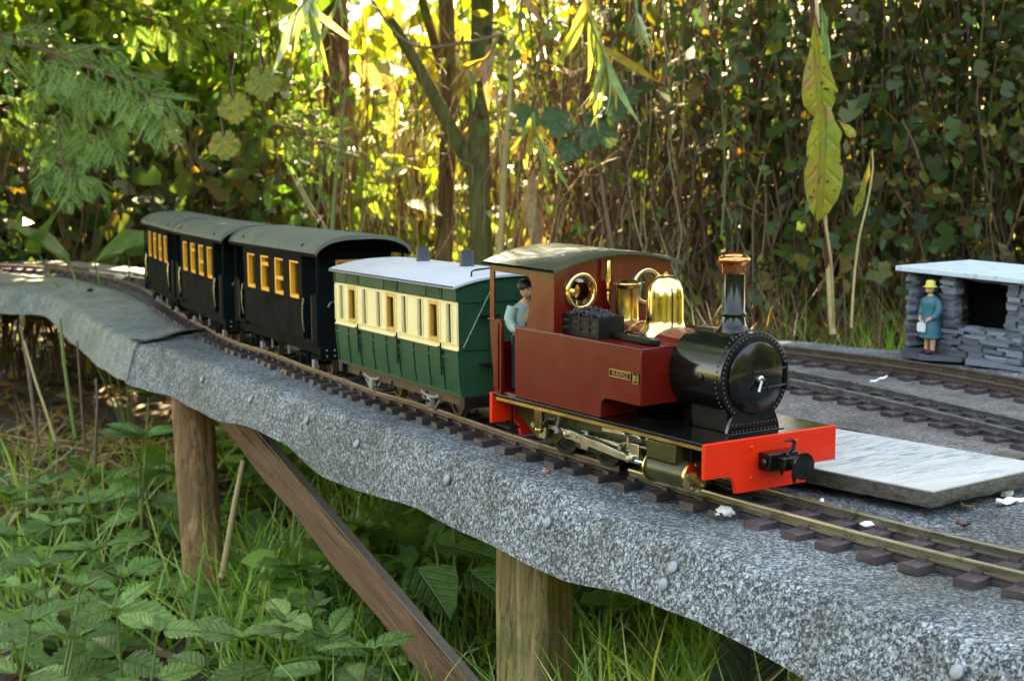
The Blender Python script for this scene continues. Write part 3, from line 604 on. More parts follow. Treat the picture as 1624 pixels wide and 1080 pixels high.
for z in (.0835, .0735): obj('hinge_strap', M().tube([(-.0108, -.006, z), (-.0110, .006, z), (-.0122, .015, z), (-.0136, .0205, z), (-.0140, .0240, z)], .0007, 6), K['satin'], dr)
obj('hinge_post', M().cyl((-.0142, .0236, .0705), (-.0142, .0236, .0865), .0010, 8), K['satin'], dr)
hd = obj('door_handle', M().lathe([(.0024, -.0112), (.0022, -.0096), (.0012, -.0090), (.0010, -.0068)], (0, -.001, .0790), 'x', 12), ST, dr)
obj('lever', M().tube([(-.0085, -.001, .0790), (-.0080, -.0030, .0755), (-.0070, -.0052, .0722)], [.0009, .0008, .0010], 8), ST, hd); obj('lever', M().tube([(-.0072, -.001, .0790), (-.0065, .0012, .0750), (-.0060, .0022, .0725)], [.0008, .0007, .0009], 8), K['satin'], hd)
obj('snifting_knob', M().lathe([(.0022, 0), (.0022, -.0012), (.0010, -.0018), (.0008, -.003)], (-.0335, -.0258, .0790), 'y', 10), BL, sb)
# chimney
ch = obj('chimney', M().lathe([(.0112,.1010),(.0112,.1046),(.0105,.1052),(.0088,.1066),(.0077,.1088),(.0070,.1130),(.0077,.1140),(.0077,.1152),(.0069,.1162),(.0066,.1400),(.0056,.1400)], (-.0352,0,0), 'z', 40), BL, loco, smooth=40)
obj('copper_cap', M().lathe([(.0067,.1385),(.0070,.1388),(.0073,.1400),(.0074,.1425),(.0079,.1443),(.0090,.1452),(.0096,.1462),(.0095,.1474),(.0087,.1483),(.0071,.1490),(.0061,.1482),(.0055,.1460),(.0054,.138)], (-.0352,0,0), 'z', 40, cap=False), CP, ch, smooth=60)
# domes
dm = obj('steam_dome', M().lathe([(.0185,.0940),(.0160,.0972),(.0138,.0996),(.0124,.1020),(.0118,.1050),(.0117,.1180),(.0114,.1215),(.0106,.1250),(.0092,.1282),(.0072,.1306),(.0048,.1318),(.0024,.1323),(.0001,.1324)], (-.0973,0,0), 'z', 48), BR, loco, smooth=60)
obj('dome_nut', M().lathe([(.0018,.1319),(.0018,.1330),(.0012,.1333),(.0011,.1342),(.0003,.1345)], (-.0973,0,0), 'z', 12), BR, dm)
obj('filler_tower', M().lathe([(.0086,.0985),(.0080,.1010),(.0075,.1025),(.0074,.1205),(.0080,.1222),(.0088,.1230),(.0090,.1238),(.0087,.1246),(.0070,.1250),(.0050,.1262),(.0001,.1264)], (-.1348,0,0), 'z', 40), GD, loco, smooth=45)
wh = obj('whistle', M().lathe([(.0007,.1125),(.0007,.1160),(.0013,.1166),(.0013,.1180),(.0008,.1186),(.0014,.1194),(.0016,.1200),(.0016,.1214),(.0009,.1220),(.0016,.1226),(.0016,.1372),(.0012,.1382),(.0001,.1386)], (-.1440,-.0083,0), 'z', 14), BR, loco)
obj('whistle_pipe', M().tube([(-.1440,-.0083,.1130),(-.1440,-.0083,.1110),(-.1450,-.006,.1085),(-.147,-.005,.107)], .0008, 8), MR, wh)
# coal box on the near tank, coal, tank filler lid
cb = obj('coal_box', M().box(-.1505,-.1120,-.0405,-.0205,.0936,.0948).box(-.1505,-.1120,-.0212,-.0205,.0948,.1068).box(-.1505,-.1498,-.0405,-.0212,.0948,.1068).box(-.1127,-.1120,-.0405,-.0212,.0948,.1068), K['satin'], loco, bevel=.0002)
for z in (.0948, .0992, .1037): obj('slat', M().box(-.1498,-.1127,-.0407,-.0399,z,z+.0024), K['satin'], cb, bevel=.0001)
for x in (-.1505, -.1412, -.1318, -.1224, -.1129): obj('upright', M().box(x,x+.0012,-.0409,-.0401,.0948,.1066), K['satin'], cb, bevel=.0001)
m = M(); rg = random.Random(3)
for i in range(230):
    x, y = rg.uniform(-.1492,-.1133), rg.uniform(-.0392,-.0218); hgt = .1055+.0052*max(0, 1-((x+.1315)/.021)**2)*max(0, 1-((y+.0305)/.0115)**2)
    r = rg.uniform(.0008,.0016); t = M().ball((0,0,0), (r*rg.uniform(.7,1.3), r, r*rg.uniform(.6,1)), 5, 3)
    a = rg.uniform(0, 6); V = np.array(t.V); V = V @ np.array([[math.cos(a),-math.sin(a),0],[math.sin(a),math.cos(a),0],[0,0,1]]); m.add(V+np.array([x,y,hgt-rg.uniform(0,.0012)]), t.F)
m.box(-.1497,-.1128,-.0397,-.0213,.0948,.1045)
for i in range(60):
    x, z = rg.uniform(-.1490,-.1135), rg.choice((.0982,.1026))+rg.uniform(-.0006,.0006); m.ball((x,-.0398,z), (.0010,.0007,.0008), 5, 3)
tag(obj('coal', m, K['coal'], cb, smooth=0), kind='stuff')
fl = obj('tank_filler_lid', M().prism(arc(-.1075,-.0275,.0040,90,270,8)+arc(-.0745,-.0275,.0040,-90,90,8), 'z', .0937, .0972), K['satin'], loco, bevel=.0008)
obj('lid_handle', M().tube([(-.102,-.0275,.0970),(-.101,-.0275,.0990),(-.083,-.0275,.0990),(-.082,-.0275,.0970)], .0008, 8), BL, fl)
# cab
ar = [(-.0475+.095*i/24) for i in range(25)]
rz = lambda y: .1335+.0092*(1-(y/.0525)**2)
front = [(-.0475,.0937),(.0475,.0937)]+[(y, rz(y)-.0016) for y in reversed(ar)]
cf = plate('cab_front', front, [circ(-.0268,.1192,.0098), circ(.0268,.1192,.0098)], lambda u, v, h: (-.1502+h, u, v), .0014, MR, loco)
for s in (-1, 1):
    obj('spectacle_ring', M().lathe([(.0090,-.1487),(.0124,-.1487),(.0126,-.1478),(.0119,-.1468),(.0098,-.1466),(.0090,-.1474),(.0090,-.1487)], (0, s*.0268, .1192), 'x', 36, cap=False), BR, cf, smooth=60)
for s in (-1, 1):
    ys = s*.0475; ya, yb_ = sorted((ys, ys-s*.0012))
    up = [(-.2204,.0950),(-.2204,.1336),(-.1503,.1336),(-.1503,.0936),(-.1785,.0936),(-.1778,.0990),(-.1760,.1060),(-.1740,.1130),(-.1730,.1190),(-.1736,.1235),(-.1758,.1266),(-.1795,.1279),(-.2152,.1279),(-.2152,.0950)]
    if s > 0: up = [(-.2204,.0950),(-.2204,.1336),(-.1503,.1336),(-.1503,.0936),(-.1785,.0936),(-.1730,.1190),(-.1795,.1279),(-.2152,.1279),(-.2152,.0950)]
    cs = obj('cab_side', M().prism(up, 'y', ya, yb_), MR, loco, bevel=.0002)
    lo = [(-.2206,.0955),(-.2060,.0955),(-.2060,.0477),(-.2140,.0477),(-.2160,.0560),(-.2185,.0750),(-.2200,.0870)]
    obj('side_sheet', M().prism(lo, 'y', ya, yb_), MR, cs, bevel=.0002)
    obj('door_pillar', M().box(-.2075,-.2055, ys-.0012, ys+.0012, .0478,.0950).box(-.2095,-.2088, ys-.0016, ys+.0012, .0490,.0940), MR, cs, bevel=.0002)
    obj('sheet_capping', M().box(-.2210,-.2050, ys-.0016, ys+.0016, .0953,.0965), MR, cs, bevel=.0003)
obj('cab_floor', M().box(-.2130,-.1503,-.0462,.0462,.0476,.0490), MR, loco)
obj('rear_sheet', M().box(-.2185,-.2172,-.0460,.0460,.0478,.0800), MR, loco)
G = [[(x, -.0525+.105*j/28, rz(-.0525+.105*j/28)+dz) for j in range(29)] for (x, dz) in ((-.2225, -.0012), (-.2225, .0003), (-.2215, .0008), (-.1430, .0008), (-.1420, .0003), (-.1420, -.0012), (-.2225, -.0012))]
obj('cab_roof', M().grid(G), K['roofblack'], loco, smooth=40)
bk = obj('backhead', M().lathe([(.0225,-.1560),(.0225,-.1502)], (0,0,.0800), 'x', 32), K['satin'], loco)
obj('pressure_gauge', M().lathe([(.0060,-.160),(.0060,-.1565),(.001,-.156)], (0,-.020,.1180), 'x', 20), BR, bk); obj('gauge_face', M().lathe([(.0052,-.1604),(.0001,-.1604)], (0,-.020,.1180), 'x', 20), K['white'], bk)
obj('water_gauge', M().cyl((-.159,-.010,.100),(-.159,-.010,.122),.0016,8).cyl((-.159,-.014,.104),(-.159,.006,.104),.0014,8).cyl((-.157,.012,.098),(-.157,.012,.126),.0020,8), BR, bk)
obj('regulator', M().tube([(-.158,0,.098),(-.161,0,.105),(-.162,.008,.111)], .0012, 8), ST, bk)
# frames, wheels, motion
for s in (-1, 1):
    fp = [(-.2110,.0454),(-.2110,.0300),(-.2000,.0290),(-.1930,.0240),(-.1860,.0195),(-.1640,.0195),(-.1580,.0250),(-.1480,.0250),(-.1420,.0200),(-.1180,.0200),(-.1120,.0250),(-.0980,.0250),(-.0930,.0200),(-.0700,.0200),(-.0640,.0260),(-.0200,.0260),(-.0040,.0300),(-.0040,.0454)]
    y = s*.0325; obj('side_frame', M().prism(fp, 'y', y-.0008, y+.0008), K['grassreflect'], loco, bevel=.0002)
    for x in (-.1750, -.1300, -.0850):
        wc = obj('driving_wheel', M().lathe([(.0040,-.0022),(.0125,-.0016),(.0128,-.0022),(.0162,-.0022),(.0162,.0000),(.0145,.0004),(.0145,.0026),(.0128,.0026),(.0125,.0012),(.0040,.0014)], (x, s*.0172, .0250), 'y', 32), K['satin'], loco)
        obj('tyre', M().lathe([(.01455,.0004),(.01458,.0025)], (x, s*.0172, .0250), 'y', 32, cap=False), ST, wc)
        ck = M().prism([(u, v) for u, v in ([(x-.0034,.0216),(x+.0034,.0216),(x+.0042,.0255),(x+.0030,.0335),(x-.0030,.0335),(x-.0042,.0255)])], 'y', *sorted((s*.0345, s*.0375)))
        obj('crank', ck, ST, wc, bevel=.0003); obj('crank_pin', M().cyl((x, s*.034, .0312), (x, s*.0452, .0312), .0019, 12), ST, wc)
    yr = s*.0395; obj('coupling_rod', M().prism([(-.1785,.0290),(-.1715,.0290),(-.1690,.0300),(-.0910,.0300),(-.0885,.0290),(-.0815,.0290),(-.0815,.0334),(-.0885,.0334),(-.0910,.0324),(-.1690,.0324),(-.1715,.0334),(-.1785,.0334)], 'y', yr-.0008, yr+.0008), ST, loco, bevel=.0002)
    yr = s*.0437; cr = obj('connecting_rod', M().prism([(-.1420,.0282),(-.1420,.0336),(-.1350,.0340),(-.0780,.0275),(-.0735,.0278),(-.0735,.0238),(-.0780,.0238),(-.1350,.0280)], 'y', yr-.0010, yr+.0010), ST, loco, bevel=.0003)
    for x, z in ((-.1385,.0309),(-.0757,.0257)): obj('rod_bolt', M().lathe([(.0018, yr+s*.001), (.0018, yr+s*.0028), (.0003, yr+s*.003)], (x, 0, z), 'y', 10), ST, cr)
    obj('crosshead', M().box(-.0795,-.0700,s*.0405-.0020,s*.0405+.0020,.0232,.0352), ST, loco, bevel=.0004)
    obj('slide_bar', M().box(-.0860,-.0550,s*.0405-.0011,s*.0405+.0011,.0335,.0346).box(-.0860,-.0550,s*.0405-.0011,s*.0405+.0011,.0236,.0247), ST, loco, bevel=.0001)
    obj('piston_rod', M().cyl((-.0720, s*.0430, .0253), (-.0540, s*.0430, .0253), .0011, 8), ST, loco)
    cy_ = obj('cylinder', M().lathe([(.0082,-.0535),(.0082,-.0190)], (0, s*.0430, .0253), 'x', 32), K['grassreflect'], loco)
    for x0, x1 in ((-.0190,-.0168),(-.0550,-.0534)): obj('cylinder_cover', M().lathe([(.0078,x0),(.0094,x0+.0001),(.0094,x1-.0004),(.0088,x1),(.0001,x1)] if x0 > -.03 else [(.0001,x0),(.0090,x0),(.0094,x0+.0005),(.0094,x1)], (0, s*.0430, .0253), 'x', 32), GD, cy_)
    for k in range(5):
        a = k*2*PI/5+.4; obj('cover_bolt', M().ball((-.0167, s*.0430+.0072*math.cos(a), .0253+.0072*math.sin(a)), (.0006,.0009,.0009), 6, 4), ST, cy_)
    obj('valve_chest', M().box(-.0536,-.0272,*sorted((s*.0500, s*.0340)),.0318,.0424), K['grassreflect'], cy_, bevel=.0004)
    obj('cylinder_packing', M().box(-.0530,-.0200,*sorted((s*.0440, s*.0330)),.0250,.0454), BL, cy_)
    obj('valve_gear', M().cyl((-.0800,s*.0425,.0405),(-.0540,s*.0425,.0400),.0012,8).cyl((-.0800,s*.0425,.0405),(-.0790,s*.0425,.0330),.0012,8).ball((-.0800,s*.0450,.0405),.0020,8,6).ball((-.0650,s*.0450,.0402),.0017,8,6).bar((-.1060,s*.0415,.0390),(-.0800,s*.0425,.0405),.0012,.0022), ST, loco)
    obj('lubricator', M().lathe([(.0030,.0300),(.0034,.0310),(.0034,.0452)], (-.1690,s*.0440,0), 'z', 14).ball((-.1690,s*.0440,.0290),(.0030,.0030,.0026),10,6), GD, loco)
    obj('brake_hanger', M().tube([(-.1530,s*.0400,.0440),(-.1525,s*.0405,.0380),(-.1540,s*.0410,.0330),(-.1530,s*.0410,.0290)], [.0008,.0009,.0012,.0022], 8), K['greymetal'], loco)
for x in (-.1750, -.1300, -.0850): obj('axle', M().cyl((x,-.034,.0250),(x,.034,.0250),.0022,10), K['satin'], loco)
obj('gas_tank', M().box(-.205,-.06,-.0150,.0150,.0230,.0440), K['satin'], loco)
# front coupling
cp_ = obj('front_coupler', M().box(.0002,.0100,-.0112,.0112,.0290,.0392).box(.0098,.0170,-.0062,.0062,.0300,.0375), BL, loco, bevel=.0006)
obj('buffer_disc', M().lathe([(.0030,.0170),(.0030,.0235),(.0076,.0242),(.0080,.0250),(.0078,.0262),(.0001,.0268)], (0,0,.0338), 'x', 32), BL, cp_, smooth=40)
obj('coupler_hook', M().tube([(.012,.0005,.0375),(.0120,.0015,.0395),(.0128,.0045,.0425),(.0128,.0050,.0452),(.0128,.0025,.0468),(.0128,-.0025,.0466)], [.0012,.0012,.0012,.0012,.0010,.0006], 8), BL, cp_)
obj('coupler_pin', M().lathe([(.0003,.0222),(.0016,.0262),(.0016,.0300)], (.0190,-.0008,0), 'z', 10).lathe([(.0002,.0255),(.0012,.0275),(.0012,.0300)], (.0090,-.001,0), 'z', 8).ball((.006,-.0122,.0340),(.0024,.0018,.0024),8,6), BL, cp_)

# ------------------------------------------------------------ small painted figures
def limb(m, pts, rs, n=10): m.tube(spline(pts, 5), np.interp(np.linspace(0, 1, (len(pts)-1)*5+1), np.linspace(0, 1, len(rs)), rs), n); return m
def fuse(m, vox):
    me = bpy.data.meshes.new('t'); me.from_pydata(m.V, [], m.F); fixn(me); o = bpy.data.objects.new('t', me); COL.objects.link(o)
    r = o.modifiers.new('r', 'REMESH'); r.mode = 'VOXEL'; r.voxel_size = vox
    dg = bpy.context.evaluated_depsgraph_get(); me2 = bpy.data.meshes.new_from_object(o.evaluated_get(dg)); bpy.data.objects.remove(o)
    bm = bmesh.new(); bm.from_mesh(me2)
    for _ in range(3): bmesh.ops.smooth_vert(bm, verts=bm.verts, factor=.5, use_axis_x=True, use_axis_y=True, use_axis_z=True)
    bm.to_mesh(me2); bm.free(); me2.polygons.foreach_set('use_smooth', np.ones(len(me2.polygons), bool)); return me2
def head(m, c, r, yaw=0):
    m.ball(c, (r*.82, r*.78, r), 14, 10); f = np.array([math.cos(yaw), math.sin(yaw), 0]); l = np.array([-f[1], f[0], 0]); c = np.array(c)
    m.ball(c+f*r*.72-np.array([0,0,r*.42]), (r*.30, r*.32, r*.30), 8, 6); m.ball(c+f*r*.86-np.array([0,0,r*.08]), (r*.20, r*.13, r*.22), 8, 6)
    for s in (-1, 1): m.ball(c+l*s*r*.78-np.array([0,0,r*.1]), (r*.16, r*.10, r*.24), 8, 6)
    return m
def face(parent, c, r, yaw=0):
    f = np.array([math.cos(yaw), math.sin(yaw), 0]); l = np.array([-f[1], f[0], 0]); c = np.array(c)
    for s in (-1, 1): obj('eye', M().ball(c+f*r*.74+l*s*r*.30+np.array([0,0,r*.06]), r*.10, 6, 4), K['hair'], parent)
    obj('mouth', M().ball(c+f*r*.84-np.array([0,0,r*.42]), (r*.08, r*.20, r*.05), 6, 4), K['maroonshoe'], parent)
# driver leaning in the cab
dv = thing('figurine', 'small painted driver with dark hair and mint sleeves standing inside the maroon cab', 'figurine', (-.2045, -.0305, .0490)); dv.scale = (.95, .95, .95)
m = M(); limb(m, [(0,.006,.002),(0,.006,.022),(0,.005,.036)], [.0034,.0036,.0048]); limb(m, [(0,-.006,.002),(0,-.006,.022),(0,-.005,.036)], [.0034,.0036,.0048])
limb(m, [(0,0,.034),(0,0,.042),(.0005,0,.052),(.0005,0,.0585),(.0015,0,.0635)], [.0066,.0062,.0078,.0066,.0026], 14)
m.ball((0,0,.046), (.0055,.0085,.012), 12, 8)
limb(m, [(0,-.0095,.0575),(.0002,-.0125,.050),(.005,-.0130,.044),(.013,-.011,.043)], [.0034,.0031,.0026,.0022]); limb(m, [(0,.0095,.0575),(.0005,.0125,.050),(.005,.011,.043),(.013,.008,.044)], [.0034,.0031,.0026,.0022])
for s in (-1, 1):
    for k in range(4): limb(m, [(.012, s*.010-.0018+.0012*k, .0435),(.0145, s*.010-.0018+.0012*k, .0435),(.0160, s*.010-.0016+.0010*k, .042)], [.0008,.0007,.0006], 6)
    limb(m, [(.012, s*.010, .044),(.0135, s*.0080, .046)], [.0008,.0006], 6)
head(m, (.0022,0,.0705), .0062)
link('body', fuse(m, .0007), K['skin'], dv)
obj('shirt', M().lathe([(.0088,.037),(.0085,.044),(.0094,.054),(.0086,.0585),(.0040,.0615)], n=18), K['mint'], dv).scale = (.78, 1.06, 1)
m = M(); 
for s in (-1, 1): limb(m, [(0,s*.0098,.0585),(.0002,s*.0128,.050),(.0046,s*.0128,.0445),(.009,s*.012,.0436)], [.0042,.0039,.0034,.0030])
obj('sleeves', m, K['mint'], dv, smooth=60)
obj('waistcoat', M().lathe([(.0093,.038),(.0090,.045),(.0098,.0535),(.0075,.0585)], n=18), K['navy'], dv).scale = (.80, .80, 1)
obj('trousers', limb(limb(M(), [(0,.0058,.002),(0,.0058,.022),(0,.0040,.038)], [.0042,.0044,.0062]), [(0,-.0058,.002),(0,-.0058,.022),(0,-.0040,.038)], [.0042,.0044,.0062]), K['navy'], dv, smooth=60)
obj('hair', M().ball((.0010,0,.0722), (.0060,.0058,.0056), 14, 10), K['hair'], dv, smooth=60); face(dv, (.0022,0,.0705), .0062)

# ------------------------------------------------------------ four-wheel green and cream carriage
def wheelset(parent, x, r=.0118, ax=.030, name='wheelset', boxes=True):
    w_ = obj(name, M().cyl((x,-ax,.0105+r),(x,ax,.0105+r),.0016,8), K['satin'], parent)
    for s in (-1, 1):
        obj('wheel', M().lathe([(.0026,-.0016),(r*.72,-.0012),(r*.76,-.0018),(r+.0016,-.0018),(r+.0016,0),(r,.0003),(r,.0024),(r*.80,.0024),(r*.76,.0008),(.0026,.0012)] if s > 0 else [(.0026,-.0012),(r*.76,-.0008),(r*.80,-.0024),(r,-.0024),(r,-.0003),(r+.0016,0),(r+.0016,.0018),(r*.76,.0018),(r*.72,.0012),(.0026,.0016)], (x, s*.0168, .0105+r), 'y', 28), K['rust'], w_)
    return w_
gc = thing('railway_carriage', 'green and cream four wheeled carriage with white roof coupled behind the engine', 'carriage', (0,0,0), 'carriages of the train')
gc.matrix_world = MAIN.frame(.3915, .09); GR, CR = K['green'], K['cream']
L2, HW = .1264, .0462
sec = [(.0440,.0345),(.0446,.0400),(.0455,.0480),(.0461,.0570),(.0462,.0668)]
for s in (-1, 1):
    bs = obj('lower_side', M().grid([[(-L2, s*(y-.0014), z) for y, z in sec], [(-L2, s*y, z) for y, z in sec], [(L2, s*y, z) for y, z in sec], [(L2, s*(y-.0014), z) for y, z in sec]]), GR, gc)
    ss = lambda z: s*float(np.interp(z, [a[1] for a in sec], [a[0] for a in sec]))
    def bead(x0, x1, z0, z1, h=.0009, nm='beading'):
        if abs(x1-x0) > abs(z1-z0): m = M().box(x0, x1, *sorted((ss((z0+z1)/2)-s*.0004, ss((z0+z1)/2)+s*h)), z0, z1)
        else:
            zs = np.linspace(z0, z1, 6); m = M().grid([[(x, ss(z)+s*o_, z) for z in zs] for x, o_ in ((x0, -.0004), (x0, h), (x1, h), (x1, -.0004))])
        return obj(nm, m, GR, bs)
    bead(-L2, L2, .0345, .0362); bead(-L2, L2, .0598, .0611); bead(-L2, L2, .0652, .0668)
    for k in range(3):
        c = (-1+k)*.0843
        for dx in (-.0415 if k else -.0405, -.0130, .0130): bead(c+dx-.0008, c+dx+.0008, .0362, .0652)
        # door: strap hinge and handle at its leading edge
        obj('door_hinge', M().tube([(c+.0138, ss(.066)+s*.0018, .0700), (c+.0138, ss(.06)+s*.0018, .0610), (c+.0138, ss(.052)+s*.0018, .0470)], .0006, 6).box(c+.0130, c+.0146, *sorted((s*.0455, s*.0478)), .0516, .0530).box(c+.0130, c+.0146, *sorted((s*.0455, s*.0478)), .0628, .0642), K['satin'], bs)
        obj('door_handle', M().tube([(c+.0095, s*.0470, .0672), (c+.0095, s*.0482, .0672), (c+.0125, s*.0482, .0670)], .0006, 6), K['gold'], bs)
    bead(L2-.0018, L2, .0362, .0652)
    # cream window band: real openings between upright panels
    xs = []
    for k in range(3):
        c = (-1+k)*.0843; xs += [(c-.0302, c-.0232), (c-.0092, c+.0092), (c+.0232, c+.0302)]
    band = obj('window_band', M().box(-L2, L2, *sorted((s*.0448, s*.0464)), .0668, .0712).box(-L2, L2, *sorted((s*.0448, s*.0464)), .0984, .1006), CR, gc, bevel=.0002)
    e = [-L2]+[v for p in xs for v in p]+[L2]
    for i in range(0, len(e), 2):
        x0, x1 = e[i], e[i+1]; obj('cream_panel', M().box(x0, x1, *sorted((s*.0448, s*.0464)), .0712, .0984), CR, band, bevel=.0002)
        obj('panel_moulding', M().box(x0+.0006, x0+.0022, *sorted((s*.0462, s*.0472)), .0700, .0990).box(x1-.0022, x1-.0006, *sorted((s*.0462, s*.0472)), .0700, .0990), CR, band, bevel=.0003)
    obj('waist_moulding', M().box(-L2, L2, *sorted((s*.0462, s*.0473)), .0706, .0713).box(-L2, L2, *sorted((s*.0462, s*.0473)), .0664, .0673), CR, band)
    for k in range(3):
        c = (-1+k)*.0843; wf = M(); ya, yb_ = sorted((s*.0440, s*.0474))
        wf.box(c-.0098, c-.0064, ya, yb_, .0700, .0992).box(c+.0064, c+.0098, ya, yb_, .0700, .0992).box(c-.0064, c+.0064, ya, yb_, .0962, .0992).box(c-.0064, c+.0064, ya, yb_, .0700, .0732)
        obj('door_window_frame', wf, K['ochre'], band, bevel=.0004)
        lv = M()
        for q in range(3): lv.box(c-.0125, c+.0125, *sorted((s*.0458, s*.0476)), .1032+.0021*q, .1043+.0021*q)
        obj('louvre', lv, GR, gc, bevel=.0002)
    for x0, x1 in xs:
        obj('window_pane', M().box(x0-.0004, x1+.0004, *sorted((s*.0443, s*.0447)), .0708, .0988), K['glass'], band)
    obj('cornice', M().box(-L2, L2, *sorted((s*.0446, s*.0466)), .1006, .1108).box(-L2, L2, *sorted((s*.0464, s*.0474)), .1006, .1015), GR, gc, bevel=.0002)
    for x in (-.1258, -.0985, -.0700, -.0145, .0140, .0700, .0985, .1250): obj('cornice_bead', M().box(x-.0007, x+.0007, *sorted((s*.0462, s*.0473)), .1015, .1104), GR, gc)
rf = lambda y: .1112+.0072*(1-abs(y/.0505)**2.3)
for sx in (-1, 1):
    ep = [(y*1., z) for y, z in [(-.0440,.0345),(.0440,.0345),(.0461,.0570),(.0462,.1108)]]+[(y, rf(y)-.0012) for y in np.linspace(.044, -.044, 15)]+[(-.0462,.1108),(-.0461,.0570)]
    en = obj('end_panel', M().prism(ep, 'x', *sorted((sx*(L2-.0014), sx*(L2+.0001)))), GR, gc)
    bd = M(); xa, xb = sorted((sx*(L2), sx*(L2+.0010)))
    for y in (-.0435, -.0220, 0, .0220, .0435): bd.box(xa, xb, y-.0007, y+.0007, .0362, .1100)
    bd.box(xa, xb, -.0440, .0440, .0668, .0680).box(xa, xb, -.0440, .0440, .1000, .1012).box(xa, xb, -.0440, .0440, .0345, .0362)
    obj('beading', bd, GR, en)
    obj('handrail', M().tube([(sx*(L2+.003), -.0440, .0690), (sx*(L2+.003), -.020, .1120)], .0005, 6), K['greymetal'], en)
    obj('end_step', M().box(*sorted((sx*L2, sx*(L2+.006))), -.031, -.017, .0560, .0570).box(*sorted((sx*L2, sx*(L2+.006))), -.031, -.017, .0900, .0910), K['satin'], en)
    obj('headstock', M().box(*sorted((sx*(L2-.006), sx*(L2+.0030))), -.0440, .0440, .0262, .0343), K['satin'], gc, bevel=.0003)
    obj('coupling', M().box(*sorted((sx*(L2+.003), sx*(L2+.016))), -.003, .003, .0265, .0310).lathe([(.0075, sx*(L2+.016)), (.0075, sx*(L2+.018))], (0,0,.0300), 'x', 20), K['satin'], gc)
G = [[(x, y, rf(y)+dz) for y in np.linspace(-.0505, .0505, 31)] for x, dz in ((-.1292,-.0014),(-.1292,.0002),(-.1286,.0006),(.1286,.0006),(.1292,.0002),(.1292,-.0014),(-.1292,-.0014))]
rw = obj('roof', M().grid(G), K['roofwhite'], gc, smooth=40)
for x in (-.047, .039):
    vt = obj('roof_ventilator', M().lathe([(.0058,rf(.0)-.002),(.0058,rf(.0)+.0010),(.0055,rf(.0)+.0016),(.0050,rf(.0)+.0118),(.0049,rf(.0)+.0127),(.0041,rf(.0)+.0130),(.0038,rf(.0)+.0095)], (x,.0,0), 'z', 24), K['bluegrey'], rw, smooth=40)
    obj('ventilator_base', M().lathe([(.0062,rf(.0)-.003),(.0062,rf(.0)+.0010),(.0052,rf(.0)+.0013)], (x,.0,0), 'z', 24), K['roofwhite'], vt)
obj('grab_rail', M().tube([(.1130,-.0295,rf(.0295)),(.1130,-.0295,rf(.0295)+.004),(.1150,-.0280,rf(.0290)+.0052),(.1180,-.006,rf(.005)+.0052),(.1180,-.004,rf(.004))], .0007, 6), K['satin'], rw)
obj('floor', M().box(-L2+.002, L2-.002, -.0430, .0430, .0335, .0355), K['inside'], gc)
for c in (-.0843, 0, .0843):
    obj('seat', M().box(c-.0405, c-.0260, -.0420, .0420, .0356, .0560).box(c-.0412, c-.0380, -.0420, .0420, .0560, .0900), K['inside'], gc, bevel=.001)
    obj('seat', M().box(c+.0260, c+.0405, -.0420, .0420, .0356, .0560).box(c+.0380, c+.0412, -.0420, .0420, .0560, .0900), K['inside'], gc, bevel=.001)
for s in (-1, 1):
    sbm = obj('solebar', M().box(-L2+.004, L2-.004, s*.0385-.0012, s*.0385+.0012, .0262, .0343), K['rust'], gc)
    for x in (-.060, .060):
        obj('axle_guard', M().prism([(x-.012,.0262),(x-.0035,.0170),(x+.0035,.0170),(x+.012,.0262)], 'y', s*.0372-.0006, s*.0372+.0006), K['rust'], sbm)
        obj('axle_box', M().box(x-.0038, x+.0038, s*.0405-.0022, s*.0405+.0022, .0190, .0265), K['greymetal'], sbm, bevel=.0006)
        obj('leaf_spring', M().tube([(x-.017,s*.0405,.0290),(x-.008,s*.0405,.0272),(x,s*.0405,.0266),(x+.008,s*.0405,.0272),(x+.017,s*.0405,.0290)], .0013, 6), K['greymetal'], sbm)
        obj('tie_bar', M().tube([(x-.016,s*.0400,.0255),(x-.004,s*.0400,.0172),(x+.004,s*.0400,.0172),(x+.016,s*.0400,.0255)], .0008, 6), K['greymetal'], sbm)
    for x in (-.088, -.018, .052, ): obj('footstep', M().box(x-.012, x+.012, s*.0475-.0045, s*.0475+.0045, .0236, .0248).tube([(x,s*.0415,.0250),(x,s*.0400,.0300)], .0009, 6), K['satin'], sbm, bevel=.0003)
for x in (-.060, .060): wheelset(gc, x)
